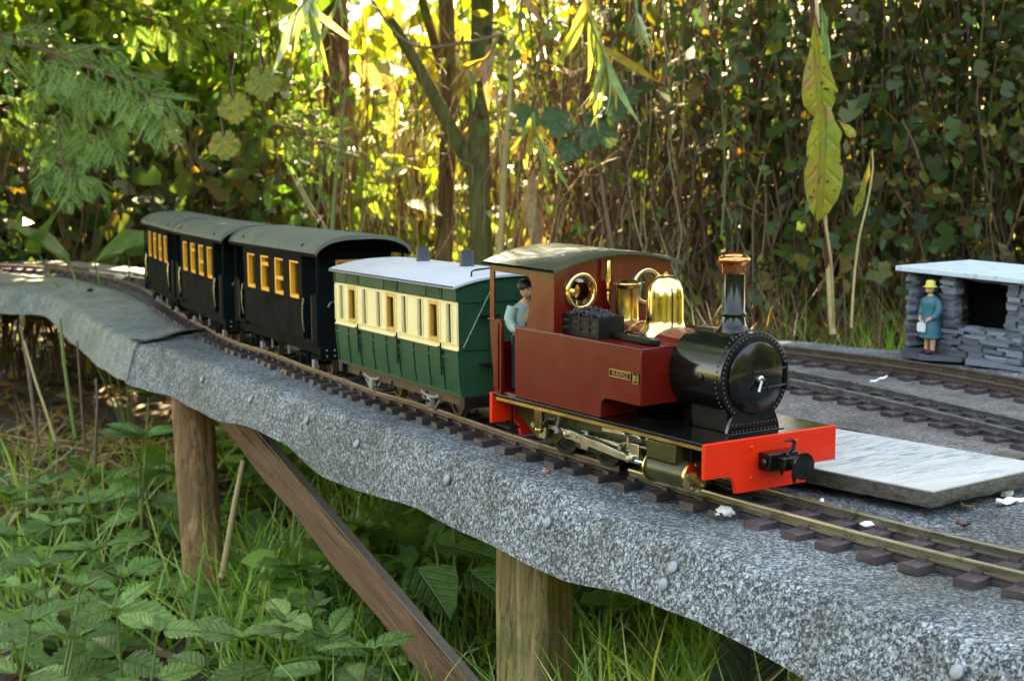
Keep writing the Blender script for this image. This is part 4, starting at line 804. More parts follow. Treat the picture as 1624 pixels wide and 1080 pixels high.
def passenger(name, label, parent_m, x, y, z, coat, yaw):
    M4 = parent_m @ Matrix.Translation((x, y, z)) @ Matrix.Rotation(yaw, 4, 'Z')
    t_ = thing(name, label, 'figurine'); t_.matrix_world = M4
    m = M(); limb(m, [(0,0,0),(0,0,.010),(0,0,.022),(.001,0,.029)], [.008,.0075,.0082,.003], 14)
    for s in (-1, 1):
        limb(m, [(0,s*.0085,.021),(.001,s*.0105,.013),(.008,s*.008,.009),(.014,s*.005,.009)], [.003,.0028,.0024,.002])
        for k in range(4): limb(m, [(.013, s*.005-.0016+.001*k, .009), (.0165, s*.005-.0016+.001*k, .0082)], [.0007,.0006], 6)
        limb(m, [(.013, s*.0045, .0095), (.0145, s*.0032, .0108)], [.0008,.0006], 6)
        limb(m, [(0,s*.004,.002),(.014,s*.0045,.002),(.0155,s*.0045,-.012)], [.0045,.004,.0028])
    head(m, (.0015,0,.0355), .0056); link('body', fuse(m, .0008), K['skin'], t_)
    m = M().lathe([(.0092,0),(.0088,.010),(.0096,.0205),(.0080,.0265),(.004,.029)], n=18)
    for s in (-1, 1): limb(m, [(0,s*.0085,.022),(.001,s*.0108,.013),(.007,s*.0085,.0092)], [.0038,.0036,.003]); limb(m, [(0,s*.004,.002),(.014,s*.0045,.002),(.0155,s*.0045,-.010)], [.0052,.0048,.0034])
    obj('coat', m, coat, t_, smooth=60); obj('hair', M().ball((.0004,0,.0372), (.0054,.0052,.0050), 12, 8), K['hair'], t_, smooth=60); face(t_, (.0015,0,.0355), .0056)
passenger('figurine', 'seated passenger in a blue coat behind the foremost carriage door window', gc.matrix_world, .0843-.012, -.030, .0575, K['blue'], .0)
passenger('figurine', 'seated passenger in pale clothing by the rearmost window of the green carriage', gc.matrix_world, -.0843+.012, -.026, .0575, K['mint'], PI)

# ------------------------------------------------------------ dark bogie carriages with orange window frames
LB, WB, LR, WR_ = .108, .0412, .159, .0432
def dark_car(label, s):
    t_ = thing('railway_carriage', label, 'carriage', (0,0,0), 'carriages of the train'); t_.matrix_world = MAIN.frame(s, .20); DC = K['darkcar']
    z0, z1, zs, zt = .0429, .1195, .0776, .1118
    wx = [-.0945+.0526*i for i in range(4)]; ww = .0315
    for s_ in (-1, 1):
        ya, yb_ = sorted((s_*(WB-.0026), s_*WB))
        sd_ = obj('side_wall', M().box(-LB, LB, ya, yb_, z0, zs).box(-LB, LB, ya, yb_, zt, z1), DC, t_, bevel=.0002)
        e = [-LB]+[v for x in wx for v in (x, x+ww)]+[LB]
        for i in range(0, len(e), 2): obj('window_post', M().box(e[i], e[i+1], ya, yb_, zs, zt), DC, sd_)
        obj('waist_rail', M().box(-LB, LB, *sorted((s_*(WB-.0004), s_*(WB+.0008))), zs-.0022, zs-.0008), DC, sd_)
        for x in (-LB, LB-.0012): obj('corner_strip', M().box(x, x+.0012, *sorted((s_*(WB-.0004), s_*(WB+.0006))), z0, z1), DC, sd_)
        for i, x in enumerate(wx):
            y0_, y1_ = sorted((s_*(WB-.0050), s_*(WB-.0004))); f = .0040; m = M()
            m.box(x+.0002, x+f, y0_, y1_, zs+.0002, zt-.0002).box(x+ww-.0016, x+ww-.0002, y0_, y1_, zs+.0002, zt-.0002).box(x+f, x+ww-.0016, y0_, y1_, zs+.0002, zs+.0036).box(x+f, x+ww-.0016, y0_, y1_, zt-.0022, zt-.0002)
            if i in (1, 2):
                zb_ = zt-.0100 if i == 1 else zs+.0135; m.box(x+f, x+ww-.0016, y0_+.0004, y1_-.0004, zb_, zb_+.0036)
            wf = obj('window_frame', m, K['orange'], sd_, bevel=.0004)
            obj('window_pane', M().box(x+.002, x+ww-.002, *sorted((s_*(WB-.0046), s_*(WB-.0042))), zs+.001, zt-.001), K['glass'], wf)
    for sx in (-1, 1):
        xa, xb = sorted((sx*(LB-.0014), sx*(LB+.0004))); ew = obj('end_wall', M().box(xa, xb, -WB+.0002, WB-.0002, z0, z1+.008), DC, t_)
        obj('end_door', M().box(*sorted((sx*LB, sx*(LB+.0016))), -.0140, .0140, z0+.001, .1160), DC, ew, bevel=.0004)
        obj('end_window_frame', M().box(*sorted((sx*(LB+.0016), sx*(LB+.0026))), -.0110, .0110, .0960, .1125), K['orange'], ew)
        obj('end_window_pane', M().box(*sorted((sx*(LB+.0026), sx*(LB+.0030))), -.0085, .0085, .0985, .1100), K['brasswire'], ew)
        pf = obj('end_platform', M().box(*sorted((sx*LB, sx*.1520)), -WB, WB, .0400, .0440), K['darkcar'], t_, bevel=.0004)
        [obj('platform_front', M().box(*sorted((sx*.1490, sx*.1510)), *sorted((q*WB, q*.0150)), .0440, .0850), DC, pf, bevel=.0003) for q in (-1, 1)]
        for s_ in (-1, 1):
            obj('platform_side', M().box(*sorted((sx*.1350, sx*.1500)), *sorted((s_*(WB-.0014), s_*WB)), .0440, .0850), DC, pf, bevel=.0003)
            obj('platform_pillar', M().box(*sorted((sx*.1478, sx*.1500)), *sorted((s_*(WB-.0032), s_*(WB-.0012))), .0440, .1240), DC, pf)
            obj('handrail', M().tube([(sx*.1120, s_*(WB+.0006), .0500), (sx*.1122, s_*(WB+.0018), .0600), (sx*.1122, s_*(WB+.0018), .0720), (sx*.1118, s_*(WB+.0006), .0800)], .0008, 6), K['steel'], pf)
            obj('brass_stanchion', M().cyl((sx*.1330, s_*(WB-.0006), .0440), (sx*.1330, s_*(WB-.0006), .0835), .0007, 8), K['rust'], pf)
            obj('hand_wheel', M().tube([(sx*.1520,s_*.0250+.006*math.cos(q),.0730+.006*math.sin(q)) for q in np.linspace(.2, PI-.2, 9)], .0009, 6), K['steel'], pf)
        hs = obj('headstock', M().box(*sorted((sx*.1500, sx*.1545)), -.0400, .0400, .0290, .0400), K['darkcar'], t_, bevel=.0003)
        m = M()
        for y in (-.034, -.027, -.020, .020, .027, .034):
            for z in (.0320, .0370): m.ball((sx*.1545, y, z), .0010, 6, 4)
        obj('bolt_heads', m, K['greymetal'], hs)
        obj('coupling', M().box(*sorted((sx*.1545, sx*.168)), -.003, .003, .0290, .0340).lathe([(.007, sx*.168), (.007, sx*.1695)], (0,0,.0315), 'x', 18), K['darkcar'], t_)
    yy = np.concatenate([[-WR_], -WR_*np.cos(np.linspace(.06, PI-.06, 27)), [WR_]])
    rz_ = lambda y: .1200+.0150*(max(0, 1-abs(y/WR_)**3.0))**.62
    G = [[(x, y, rz_(y)+dz) for y in yy] for x, dz in ((-LR+.002,-.0020),(-LR,-.0020),(-LR,.0004),(-LR+.001,.0008),(LR-.001,.0008),(LR,.0004),(LR,-.0020),(LR-.002,-.0020))]
    rf_ = obj('roof', M().grid(G), K['canvas'], t_, smooth=50)
    obj('roof_underside', M().grid([[(x, y, rz_(y)-.0022) for y in yy[1:-1]] for x in (-LR+.003, LR-.003)]), K['darkcar'], rf_)
    for k in range(11):
        x = -LR+.012+k*.0294; rb_ = M().grid([[(x+dx, y, rz_(y)+h) for y in yy] for dx, h in ((-.0010,.0006),(-.0004,.0013),(.0004,.0013),(.0010,.0006))]); obj('roof_seam', rb_, K['canvas'], rf_, smooth=60)
    for sx in (-1, 1):
        obj('roof_lip', M().grid([[(sx*(LR+dx), y*1.006, rz_(y)+h) for y in yy] for dx, h in ((.0006,-.0026),(.0006,.0012),(-.0012,.0013))]), K['canvas'], rf_, smooth=60)
    for s_ in (-1, 1): obj('gutter', M().box(-LR, LR, *sorted((s_*(WR_-.0006), s_*(WR_+.0008))), .1180, .1196), K['darkcar'], rf_)
    obj('floor', M().box(-LB, LB, -WB+.002, WB-.002, .0425, .0445), K['insided'], t_)
    for i in range(5):
        x = -.084+.042*i
        for s_ in (-1, 1): obj('seat', M().box(x-.012, x+.012, *sorted((s_*.010, s_*.036)), .0445, .0610).box(x-.0015, x+.0015, *sorted((s_*.010, s_*.036)), .061, .0850), K['insided'], t_, bevel=.001)
    for s_ in (-1, 1):
        obj('solebar', M().box(-LB-.04, LB+.04, s_*.0360-.0014, s_*.0360+.0014, .0320, .0428), K['darkcar'], t_)
        obj('truss_rod', M().tube([(-.085,s_*.034,.032),(-.03,s_*.034,.0220),(.03,s_*.034,.0220),(.085,s_*.034,.032)], .0009, 6), K['darkcar'], t_)
        for x in (-.03, .03): obj('queen_post', M().cyl((x,s_*.034,.022),(x,s_*.034,.033),.0012,6), K['greymetal'], t_)
    for sx in (-1, 1):
        bg_ = obj('bogie', M().box(sx*.092-.006, sx*.092+.006, -.030, .030, .0280, .0325), K['darkcar'], t_)
        for s_ in (-1, 1):
            obj('bogie_frame', M().box(sx*.092-.030, sx*.092+.030, s_*.0312-.0012, s_*.0312+.0012, .0240, .0290), K['darkcar'], bg_)
            for dx in (-.021, .021): obj('axle_box', M().box(sx*.092+dx-.0034, sx*.092+dx+.0034, s_*.0330-.0022, s_*.0330+.0022, .0180, .0250), K['greymetal'] if dx > 0 else K['darkcar'], bg_, bevel=.0005)
            obj('bolster_spring', M().cyl((sx*.092, s_*.0330, .0200), (sx*.092, s_*.0330, .0290), .0030, 10), K['darkcar'], bg_)
        for dx in (-.021, .021): wheelset(t_, sx*.092+dx, .0108, .030)
    return t_
car = dark_car('dark bogie carriage with orange window frames next behind the green one', .732)
for lab, s in (('middle of the three dark carriages with orange window frames', 1.052), ('farthest dark carriage at the tail of the train on the curve', 1.378)):
    c = copy_tree(car); c['label'] = lab; c.matrix_world = MAIN.frame(s, .20)

# ------------------------------------------------------------ weathered white slab beside the track
z0, z1 = .0062, .0160
m, nt, b, out = newmat('flaking_white_paint'); v = coords(nt, (4.2, .7, 1)); mp = nt.nodes[-1] if False else None
n1 = noise(nt, v, 75, 8, .78, .3); n2 = noise(nt, coords(nt), 11, 3, .5)
bl = ramp(nt, n1, [(.50, (0,0,0)), (.57, (1,1,1))]); big = ramp(nt, n2, [(.42, (0,0,0)), (.56, (1,1,1))])
f = mixc(nt, 1.0, bl, big, 'MULTIPLY'); c = mixc(nt, f, ramp(nt, noise(nt, v, 15, 5), [(.3, (.42,.41,.37)), (.7, (.60,.585,.54))]), ramp(nt, noise(nt, v, 60, 4), [(.35, (.11,.17,.22)), (.65, (.28,.35,.40))]))
nt.links.new(c, b.inputs['Base Color']); b.inputs['Roughness'].default_value = .7; bump(nt, n1, .3, .0006, b); K['whiteslab'] = m
K['slabedge'] = pm('mossy_slab_edge', (.055,.042,.028), (.16,.135,.105), 170, rough=.9, bmp=.8, bscale=240, bdist=.0015, dirt=(.07,.075,.03), dirt_scale=70, stretch=(1,1,2.2))
q0 = Wz(1480, 780, z1); qr = Wz(1624, 748, z1); q1 = q0+(qr-q0)*1.32; ql = Wz(1290, 743, z1); dl = (ql-q0); dl /= np.linalg.norm(dl)
qb = Wz(1235, 650, z1); qb2 = Wz(1624, 718, z1); q3 = q0+dl*.31; wv = (q1-q0); 
back = [q1[:2], q3[:2]+wv[:2]*1.0]
poly = [q0[:2], q1[:2], (q3+wv)[:2], q3[:2]]
sl = thing('weathered_slab', 'thick board with flaking white and blue paint lying behind the main track', 'board', (q0[0], q0[1], z0), world=True)
pc = np.mean(poly, 0); mm = M(); n = 20; ring = []
for i in range(4):
    a_, b_ = np.array(poly[i]), np.array(poly[(i+1) % 4])
    for k in range(n): ring.append(a_+(b_-a_)*k/n)
ring = np.array(ring); rg = np.random.default_rng(5); dirn = (ring-pc); dirn /= np.linalg.norm(dirn, axis=1)[:, None]
lv = [(z0, -.0015, .0011), (z0+.003, .0002, .0008), (z0+.0065, .0003, .0007), (z1-.0006, .0, .0004)]
V = []
for (z, o_, j) in lv: V += [(*(p+d*(o_+rg.uniform(-j, j))), z) for p, d in zip(ring, dirn)]
nn = len(ring); F = [(i*nn+j, i*nn+(j+1) % nn, (i+1)*nn+(j+1) % nn, (i+1)*nn+j) for i in range(3) for j in range(nn)]+[tuple(range(nn)), tuple(3*nn+j for j in range(nn))]
obj('core', M().add(V, F), K['slabedge'], sl, smooth=50)
top = [tuple(p-d*.0004) for p, d in zip(ring, dirn)]; obj('painted_face', M().prism(top, 'z', z1-.0005, z1+.0003), K['whiteslab'], sl, smooth=20)
for (px, py) in ((1600, 700), (1350, 690)):
    p = Wz(px, py, z1); obj('packing_block', M().box(p[0]-.01, p[0]+.01, p[1]-.01, p[1]+.01, .0005, z0+.0005), K['slabedge'], sl)

# ------------------------------------------------------------ dry-stone slate hut
hx0, hx1, hy, hd = -.405, -.252, .556, .092
hut = thing('slate_hut', 'small hut of stacked slates with pale flat roof at the right', 'hut', (hx0, hy, .0), world=True)
SL = []
for i in range(5):
    rg = np.random.default_rng(40+i); n = 9; pts = []
    for k in range(n):
        a = 2*PI*k/n; rr = 1/max(abs(math.cos(a)), abs(math.sin(a)))*.5; pts.append((rr*math.cos(a)*rg.uniform(.86, 1.04), rr*math.sin(a)*rg.uniform(.86, 1.04)))
    me = bpy.data.meshes.new('slate'); mm = M().prism(pts, 'z', -.5, .5)
    V = np.array(mm.V); V[:, 2] += rg.uniform(-.16, .16, len(V)); me.from_pydata(V.tolist(), [], mm.F); fixn(me); me.materials.append(K['slate']); SL.append(me)
rs = random.Random(12)
def slates(x0, x1, y0, y1, za, zt_, long_axis='x', lmin=.018, lmax=.04, th=(.0018, .0036)):
    """courses of thin slates filling a wall"""
    z = za
    while z < zt_-.0008:
        h = min(rs.uniform(*th), zt_-z); a0, a1 = (x0, x1) if long_axis == 'x' else (y0, y1); c0, c1 = (y0, y1) if long_axis == 'x' else (x0, x1)
        a = a0+rs.uniform(-.002, .001)
        while a < a1-.003:
            l = min(rs.uniform(lmin, lmax), a1-a+.0008)
            if a1-(a+l) < .007: l = a1-a
            o = link('slate', rs.choice(SL), None, hut); cc = (c0+c1)/2+rs.uniform(-.0022, .0022); w_ = (c1-c0)*rs.uniform(.9, 1.12)
            p = (a+l/2, cc, z+h/2) if long_axis == 'x' else (cc, a+l/2, z+h/2)
            o.matrix_local = Matrix.Translation(Vector(p)-Vector((hx0, hy, 0))) @ Matrix.Rotation((0 if long_axis == 'x' else PI/2)+rs.uniform(-.05, .05), 4, 'Z') @ Matrix.Rotation(rs.uniform(-.03, .03), 4, 'Y') @ Matrix.Diagonal((l*1.06, w_, h*1.12, 1))
            a += l
        z += h
slates(hx0-.002, hx1+.004, hy-.016, hy+hd, .0008, .0052, 'x', .05, .09, (.0044, .0045))      # base slabs
slates(hx0, hx0+.012, hy, hy+hd, .0052, .0785, 'y', .02, .036)                               # left wall
slates(hx0+.012, hx1-.012, hy+hd-.010, hy+hd, .0052, .0785)                                  # back wall
slates(hx1-.012, hx1, hy, hy+hd, .0052, .0785, 'y', .02, .036)                               # right wall
slates(-.3625, -.3440, hy, hy+.013, .0052, .0785, 'x', .010, .0185)                          # middle pier
slates(-.3625, hx1-.012, hy-.002, hy+.012, .0052, .0330)                                     # low front wall
slates(-.2855, hx1-.008, hy, hy+.013, .0330, .0785, 'x', .012, .02)                          # right pier
slates(-.3440, -.2855, hy+.004, hy+.014, .0752, .0788, 'x', .03, .062)
obj('inner_shade_sheet', M().box(hx0+.011, hx1-.011, hy+hd-.0135, hy+hd-.0115, .0052, .0786), K['satin'], hut)  # black sheet added to darken the inside of the hut
obj('roof_slab', M().box(hx0-.005, hx1+.006, hy-.008, hy+hd+.006, .0787, .0836), K['slatecap'], hut, bevel=.0007)

# lady in a teal dress in the hut doorway
ld = thing('figurine', 'small painted lady in teal dress and yellow hat in the hut doorway', 'figurine', (-.3635, hy-.009, .0054)); ld.rotation_euler = (0, 0, -1.75)
m = M()
for s in (-1, 1):
    limb(m, [(.0005,s*.0042,.0016),(0,s*.0042,.008),(0,s*.0040,.020),(0,s*.0036,.030)], [.0022,.0026,.0034,.0042]); m.ball((.0030,s*.0044,.0016), (.0046,.0022,.0016), 10, 6)
limb(m, [(0,0,.028),(0,0,.036),(.0005,0,.044),(.0005,0,.0505),(.0012,0,.0550)], [.0068,.0058,.0070,.0060,.0024], 14); m.ball((0,0,.047), (.0052,.0082,.0050), 12, 8)
limb(m, [(0,-.0085,.0495),(0,-.0112,.042),(.0030,-.0105,.0350),(.0072,-.0060,.0320)], [.0030,.0028,.0024,.0019]); limb(m, [(0,.0085,.0495),(0,.0112,.042),(.0030,.0105,.0350),(.0075,.0056,.0325)], [.0030,.0028,.0024,.0019])
for s in (-1, 1):
    for k in range(4): limb(m, [(.0070,s*.0058-.0012+.0009*k,.0322),(.0088,s*.0050-.0012+.0009*k,.0312),(.0090,s*.0046-.0010+.0008*k,.0298)], [.0007,.0006,.0005], 6)
    limb(m, [(.0070,s*.0052,.0325),(.0084,s*.0036,.0332)], [.0007,.0005], 6)
head(m, (.0018,0,.0605), .0050); link('body', fuse(m, .0006), K['skin'], ld)
m = M().lathe([(.0098,.0150),(.0092,.0220),(.0084,.0310),(.0072,.0370),(.0082,.0450),(.0084,.0490),(.0060,.0525),(.0030,.0540)], n=22)
V = np.array(m.V); V[:, 0] *= 1.0; V[:, 1] *= 1.12; a_ = np.arctan2(V[:, 1], V[:, 0]); k_ = 1+.05*np.sin(a_*9)*np.clip((.035-V[:, 2])/.02, 0, 1); V[:, :2] *= k_[:, None]; m.V = [tuple(v) for v in V]
limb(m, [(0,-.0086,.0498),(0,-.0115,.042),(.0026,-.0108,.0358),(.0052,-.0085,.0335)], [.0038,.0035,.0031,.0027]); limb(m, [(0,.0086,.0498),(0,.0115,.042),(.0026,.0108,.0358),(.0054,.0082,.0338)], [.0038,.0035,.0031,.0027])
obj('dress', m, K['teal'], ld, smooth=60)
obj('belt', M().lathe([(.0076,.0360),(.0079,.0372),(.0076,.0384)], n=20), K['navy'], ld).scale = (.84, 1.05, 1)
obj('hat', M().lathe([(.0062,.0618),(.0066,.0624),(.0046,.0632),(.0042,.0668),(.0034,.0682),(.0004,.0686)], (.0014,0,0), n=20), K['yellow'], ld, smooth=50)
m = M().prism([(-.0048,.0205),(.0048,.0205),(.0052,.0262),(.0040,.0290),(-.0040,.0290),(-.0052,.0262)], 'x', .0094, .0118)
m.tube([(.0106,-.0022,.0288),(.0104,-.0016,.0306),(.0100,.0012,.0306),(.0106,.0020,.0288)], .0004, 6)
obj('handbag', m, K['white'], ld, bevel=.0005); face(ld, (.0018,0,.0605), .0050)
m = M(); [m.ball((.0034,s*.0044,.0016), (.0056,.0029,.0021), 10, 6) for s in (-1, 1)]; obj('shoes', m, K['maroonshoe'], ld)

# ------------------------------------------------------------ scraps lying on the felt
def lump(name, label, cat, px, py, size, material, seed, z=.0, squash=.6, group='scraps on the trackbed'):
    rg = np.random.default_rng(seed); p = Wz(px, py, z); 
    for _ in range(20): p = Wz(px, py, z+float(zb(p[0])))
    t = M().ball((0,0,0), 1.0, 12, 9); V = np.array(t.V); n_ = V/np.linalg.norm(V, axis=1)[:, None]; ph = rg.uniform(0, 6, (6, 3)); f = 1+sum(.075*np.sin((n_*(2+i)).dot(np.cos(ph[i]))*2.2+ph[i, 0]) for i in range(6))
    V = V*f[:, None]*np.array(size)*np.array([1, rg.uniform(.7, 1), squash]); V[:, 2] -= V[:, 2].min()+.0004
    mm = M(); mm.V = [tuple(v) for v in V]; mm.F = t.F; o = obj(name, mm, material, smooth=50); o.location = p; o.rotation_euler = (0, 0, rg.uniform(0, 6)); return tag(o, label, cat, group)
def curl(name, label, cat, px, py, l, w_, material, seed, z=.0012, rise=.3, group='scraps on the trackbed'):
    rg = np.random.default_rng(seed); p = Wz(px, py, z)
    for _ in range(20): p = Wz(px, py, z+float(zb(p[0])))
    G = [[((u-.5)*l, v_*w_*math.sin(PI*(.06+.88*u))*.5*(1+.2*math.sin(9*u+seed)), rise*l*(((u-.5)*2)**2*.5+.35*v_*v_)+.05*l*math.sin(11*u+3*v_)) for v_ in np.linspace(-1, 1, 7)] for u in np.linspace(0, 1, 12)]
    o = obj(name, M().grid(G), material, smooth=180, fix=False); s_ = o.modifiers.new('thick', 'SOLIDIFY'); s_.thickness = .0003; o.location = p+np.array([0, 0, .0006]); o.rotation_euler = (rg.uniform(-.2, .2), rg.uniform(-.2, .2), rg.uniform(0, 6)); return tag(o, label, cat, group)
lump('pale_lump', 'crumbly off white lump beside the near rail in front of the engine', 'scrap', 1148, 822, (.0062, .0056, .0055), K['plaster'], 3)
lump('pale_lump', 'white speckled crumb between the rails ahead of the engine', 'scrap', 1376, 836, (.0040, .0034, .003), K['paper'], 4, z=.004)
lump('pale_lump', 'tiny white chip between the rails just ahead of the buffer beam', 'scrap', 1303, 812, (.0016, .0016, .004), K['paper'], 8, z=.004, squash=1)
lump('pink_pebble', 'small pink brown pebble on the felt below the engine wheels', 'pebble', 866, 750, (.0035, .003, .0026), pm('pink_pebble', (.42,.20,.14), rough=.7), 6)
lump('dark_pebble', 'dark round pebble on the faded curved board', 'pebble', 143, 463, (.007, .006, .005), K['satin'], 7, z=-.005)
curl('fallen_leaf', 'curled golden leaf beside the white slab', 'leaf', 1361, 785, .012, .010, K['tanleaf'], 2)
curl('fallen_leaf', 'brown dead leaf scrap on the felt near the right edge', 'leaf', 1527, 836, .011, .009, K['brownleaf'], 5)
curl('fallen_leaf', 'orange leaf scrap under the corner of the white slab', 'leaf', 1533, 806, .009, .008, K['tanleaf'], 9)
curl('fallen_leaf', 'tiny orange leaf curl on a sleeper ahead of the engine', 'leaf', 1356, 856, .008, .004, K['tanleaf'], 11, z=.005)
curl('feather', 'white feather lying at the right edge beside the slab', 'feather', 1602, 797, .030, .006, K['paper'], 3, rise=.05)
curl('feather', 'white feather lying on the track of the curved board', 'feather', 195, 441, .055, .022, K['paper'], 6, z=.008, rise=.08)
curl('paper_scrap', 'thin white scrap between the two sidings', 'scrap', 1394, 604, .020, .0028, K['paper'], 7, z=.004, rise=.1)
lump('pale_lump', 'grey white stones beside the feather at the slab corner', 'stone', 1596, 788, (.006, .004, .005), K['plaster'], 21)
lump('pale_lump', 'pale brown crumb beside the dark carriage sleepers', 'scrap', 449, 592, (.004, .003, .0035), pm('tan_crumb', (.35,.24,.15), rough=.8), 22)
lump('pale_lump', 'white block under the rear end of the green carriage', 'scrap', 535, 583, (.006, .005, .006), K['plaster'], 23, z=.004, squash=1)

# ------------------------------------------------------------ leaf templates (x along, y across, z up)
def T(v, f): return np.array(v, float), np.array(f, int)
T_OVAL = T([(0,0,0),(.30,.20,.03),(.30,0,-.02),(.30,-.20,.03),(.66,.19,.02),(.66,0,-.03),(.66,-.19,.02),(1,0,-.10)], [(0,2,1),(0,3,2),(1,2,5),(1,5,4),(2,3,6),(2,6,5),(4,5,7),(5,6,7)])
T_SMALL = T([(0,0,0),(.45,.24,.04),(.5,0,-.03),(.45,-.24,.04),(1,0,-.06)], [(0,2,1),(0,3,2),(1,2,4),(2,3,4)])
T_BIG = T([(0,0,0),(.4,.36,.05),(.4,-.36,.05),(1,0,-.08)], [(0,2,1),(1,2,3)])
def lobed(n=5, depth=.42):
    V = [(.34, 0, -.05)]; k = n*2+1
    for i in range(k):
        a = math.radians(-150+300*i/(k-1)); r = .62 if i % 2 == 0 else .62*(1-depth)
        if i in (0, k-1): r *= .62
        V.append((.34+r*math.cos(a), r*math.sin(a), .05*math.sin(3*a)-.10*r))
    return T(V, [(0, i, i+1) for i in range(1, k)])
T_LOBE = lobed(5, .26); T_LOBE3 = lobed(3, .22)
def strip(k, wf, droop):
    V = []; 
    for i in range(k+1):
        t = i/k; w_ = wf(t); z = -droop*t*t
        V += [(t*(1-.25*droop*t), w_, z+w_*.3), (t*(1-.25*droop*t), -w_, z+w_*.3)]
    return T(V, [q for i in range(k) for q in ((2*i, 2*i+1, 2*i+3), (2*i, 2*i+3, 2*i+2))])
T_BLADE = strip(5, lambda t: .5*(1-t)**.6, .35)
T_STALK = strip(2, lambda t: .5*(1-.6*t), .05)
def frond(n=15):
    V = []; F = []
    for i in range(n):
        t = .08+.92*i/n; l = .26*math.sin(PI*(.12+.80*t))+.05
        for s in (-1, 1):
            b = len(V); V += [(t, 0, -.12*t*t), (t+l*.35, s*l*.55-s*.022, -.12*t*t-.02), (t+l*.62, s*l, -.12*t*t-.05), (t+l*.22, s*l*.55+s*.022, -.12*t*t-.02)]
            F += [(b, b+1, b+2), (b, b+2, b+3)]
    b = len(V); V += [(0,.008,0),(0,-.008,0),(1,0,-.12)]; F.append((b, b+1, b+2)); return T(V, F)
T_FROND = frond()
def cloud(name, tpl, pos, axis, normal, size, cols, material, parent=None, width=None):
    tv, tf = tpl; V, F = scatter(tv, tf, pos, axis, normal, size, width); c = np.repeat(cols, len(tv), 0)
    if parent is not None: V = V-np.array(parent.location)
    me = fastmesh(name, V, F, c); o = link(name, me, material, parent); o['kind'] = 'stuff'; return o
def merge(name, parts, material, parent=None):
    """several (template, pos, axis, normal, size, colours[, width]) sets as one mesh"""
    Vs, Fs, Cs, b = [], [], [], 0
    for p in parts:
        tpl, pos, axis, normal, size, cols = p[:6]; V, F = scatter(tpl[0], tpl[1], pos, axis, normal, size, p[6] if len(p) > 6 else None)
        Vs.append(V); Fs.append(F+b); Cs.append(np.repeat(cols, len(tpl[0]), 0)); b += len(V)
    V = np.vstack(Vs); 
    if parent is not None: V = V-np.array(parent.location)
    o = link(name, fastmesh(name, V, np.vstack(Fs), np.vstack(Cs)), material, parent); o['kind'] = 'stuff'; return o
def tubes_mesh(paths, radii, cols, n=4):
    """many thin stems as one mesh: paths (N,k,3), radii (N,k)"""
    P = np.asarray(paths); N_, k = P.shape[:2]; Tn = np.gradient(P, axis=1); Tn /= np.linalg.norm(Tn, axis=2)[..., None]+1e-9
    ref = np.array([.37, .21, .13]); a = np.cross(Tn, ref); a /= np.linalg.norm(a, axis=2)[..., None]+1e-9; b = np.cross(Tn, a)
    ang = 2*PI*np.arange(n)/n; V = P[:, :, None]+radii[:, :, None, None]*(np.cos(ang)[None, None, :, None]*a[:, :, None]+np.sin(ang)[None, None, :, None]*b[:, :, None])
    i = np.arange(k-1)[:, None]; j = np.arange(n)[None]; q = np.stack([i*n+j, i*n+(j+1) % n, (i+1)*n+(j+1) % n, (i+1)*n+j], -1).reshape(-1, 4)
    F = (np.arange(N_)[:, None, None]*(k*n)+q[None]).reshape(-1, 4)
    return V.reshape(-1, 3), F, np.repeat(cols, k*n, 0)
SUNV = np.array(_sd)
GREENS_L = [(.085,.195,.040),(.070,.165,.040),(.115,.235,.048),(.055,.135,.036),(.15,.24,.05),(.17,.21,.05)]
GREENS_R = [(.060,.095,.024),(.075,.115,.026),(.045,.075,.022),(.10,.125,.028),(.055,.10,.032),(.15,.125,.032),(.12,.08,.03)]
GREENS_Y = [(.16,.20,.025),(.20,.22,.03),(.12,.19,.03),(.24,.22,.04),(.10,.16,.025),(.28,.24,.05)]
BROWNS = [(.10,.055,.028),(.15,.09,.05),(.07,.04,.022),(.22,.15,.085),(.13,.06,.03)]
STRAWS = [(.34,.25,.12),(.42,.33,.17),(.26,.18,.09),(.22,.13,.06),(.5,.40,.22)]
DARKB = [(.055,.030,.016),(.085,.050,.028),(.04,.024,.014),(.10,.05,.025)]
_fwh = np.array([_fw[0], _fw[1], 0])/math.hypot(_fw[0], _fw[1])
HZ0 = -.32
def px_of(P):
    d = P-CAM_C; z = d@_fw; return 812+CAM_F*(d@_rt)/z, 540-CAM_F*(d@_up)/z, z

# gaps in the canopy through which the sun reaches a few sprays
GAPS = [W(*q) for q in ((480,30,2.1),(945,75,2.15))]
def open_gaps(pos, rad=.095):
    keep = np.ones(len(pos), bool)
    for g_ in GAPS:
        d_ = pos-g_; t_ = d_@SUNV; keep &= ~((np.linalg.norm(d_-t_[:, None]*SUNV, axis=1) < rad) & (t_ > .12))
    return keep
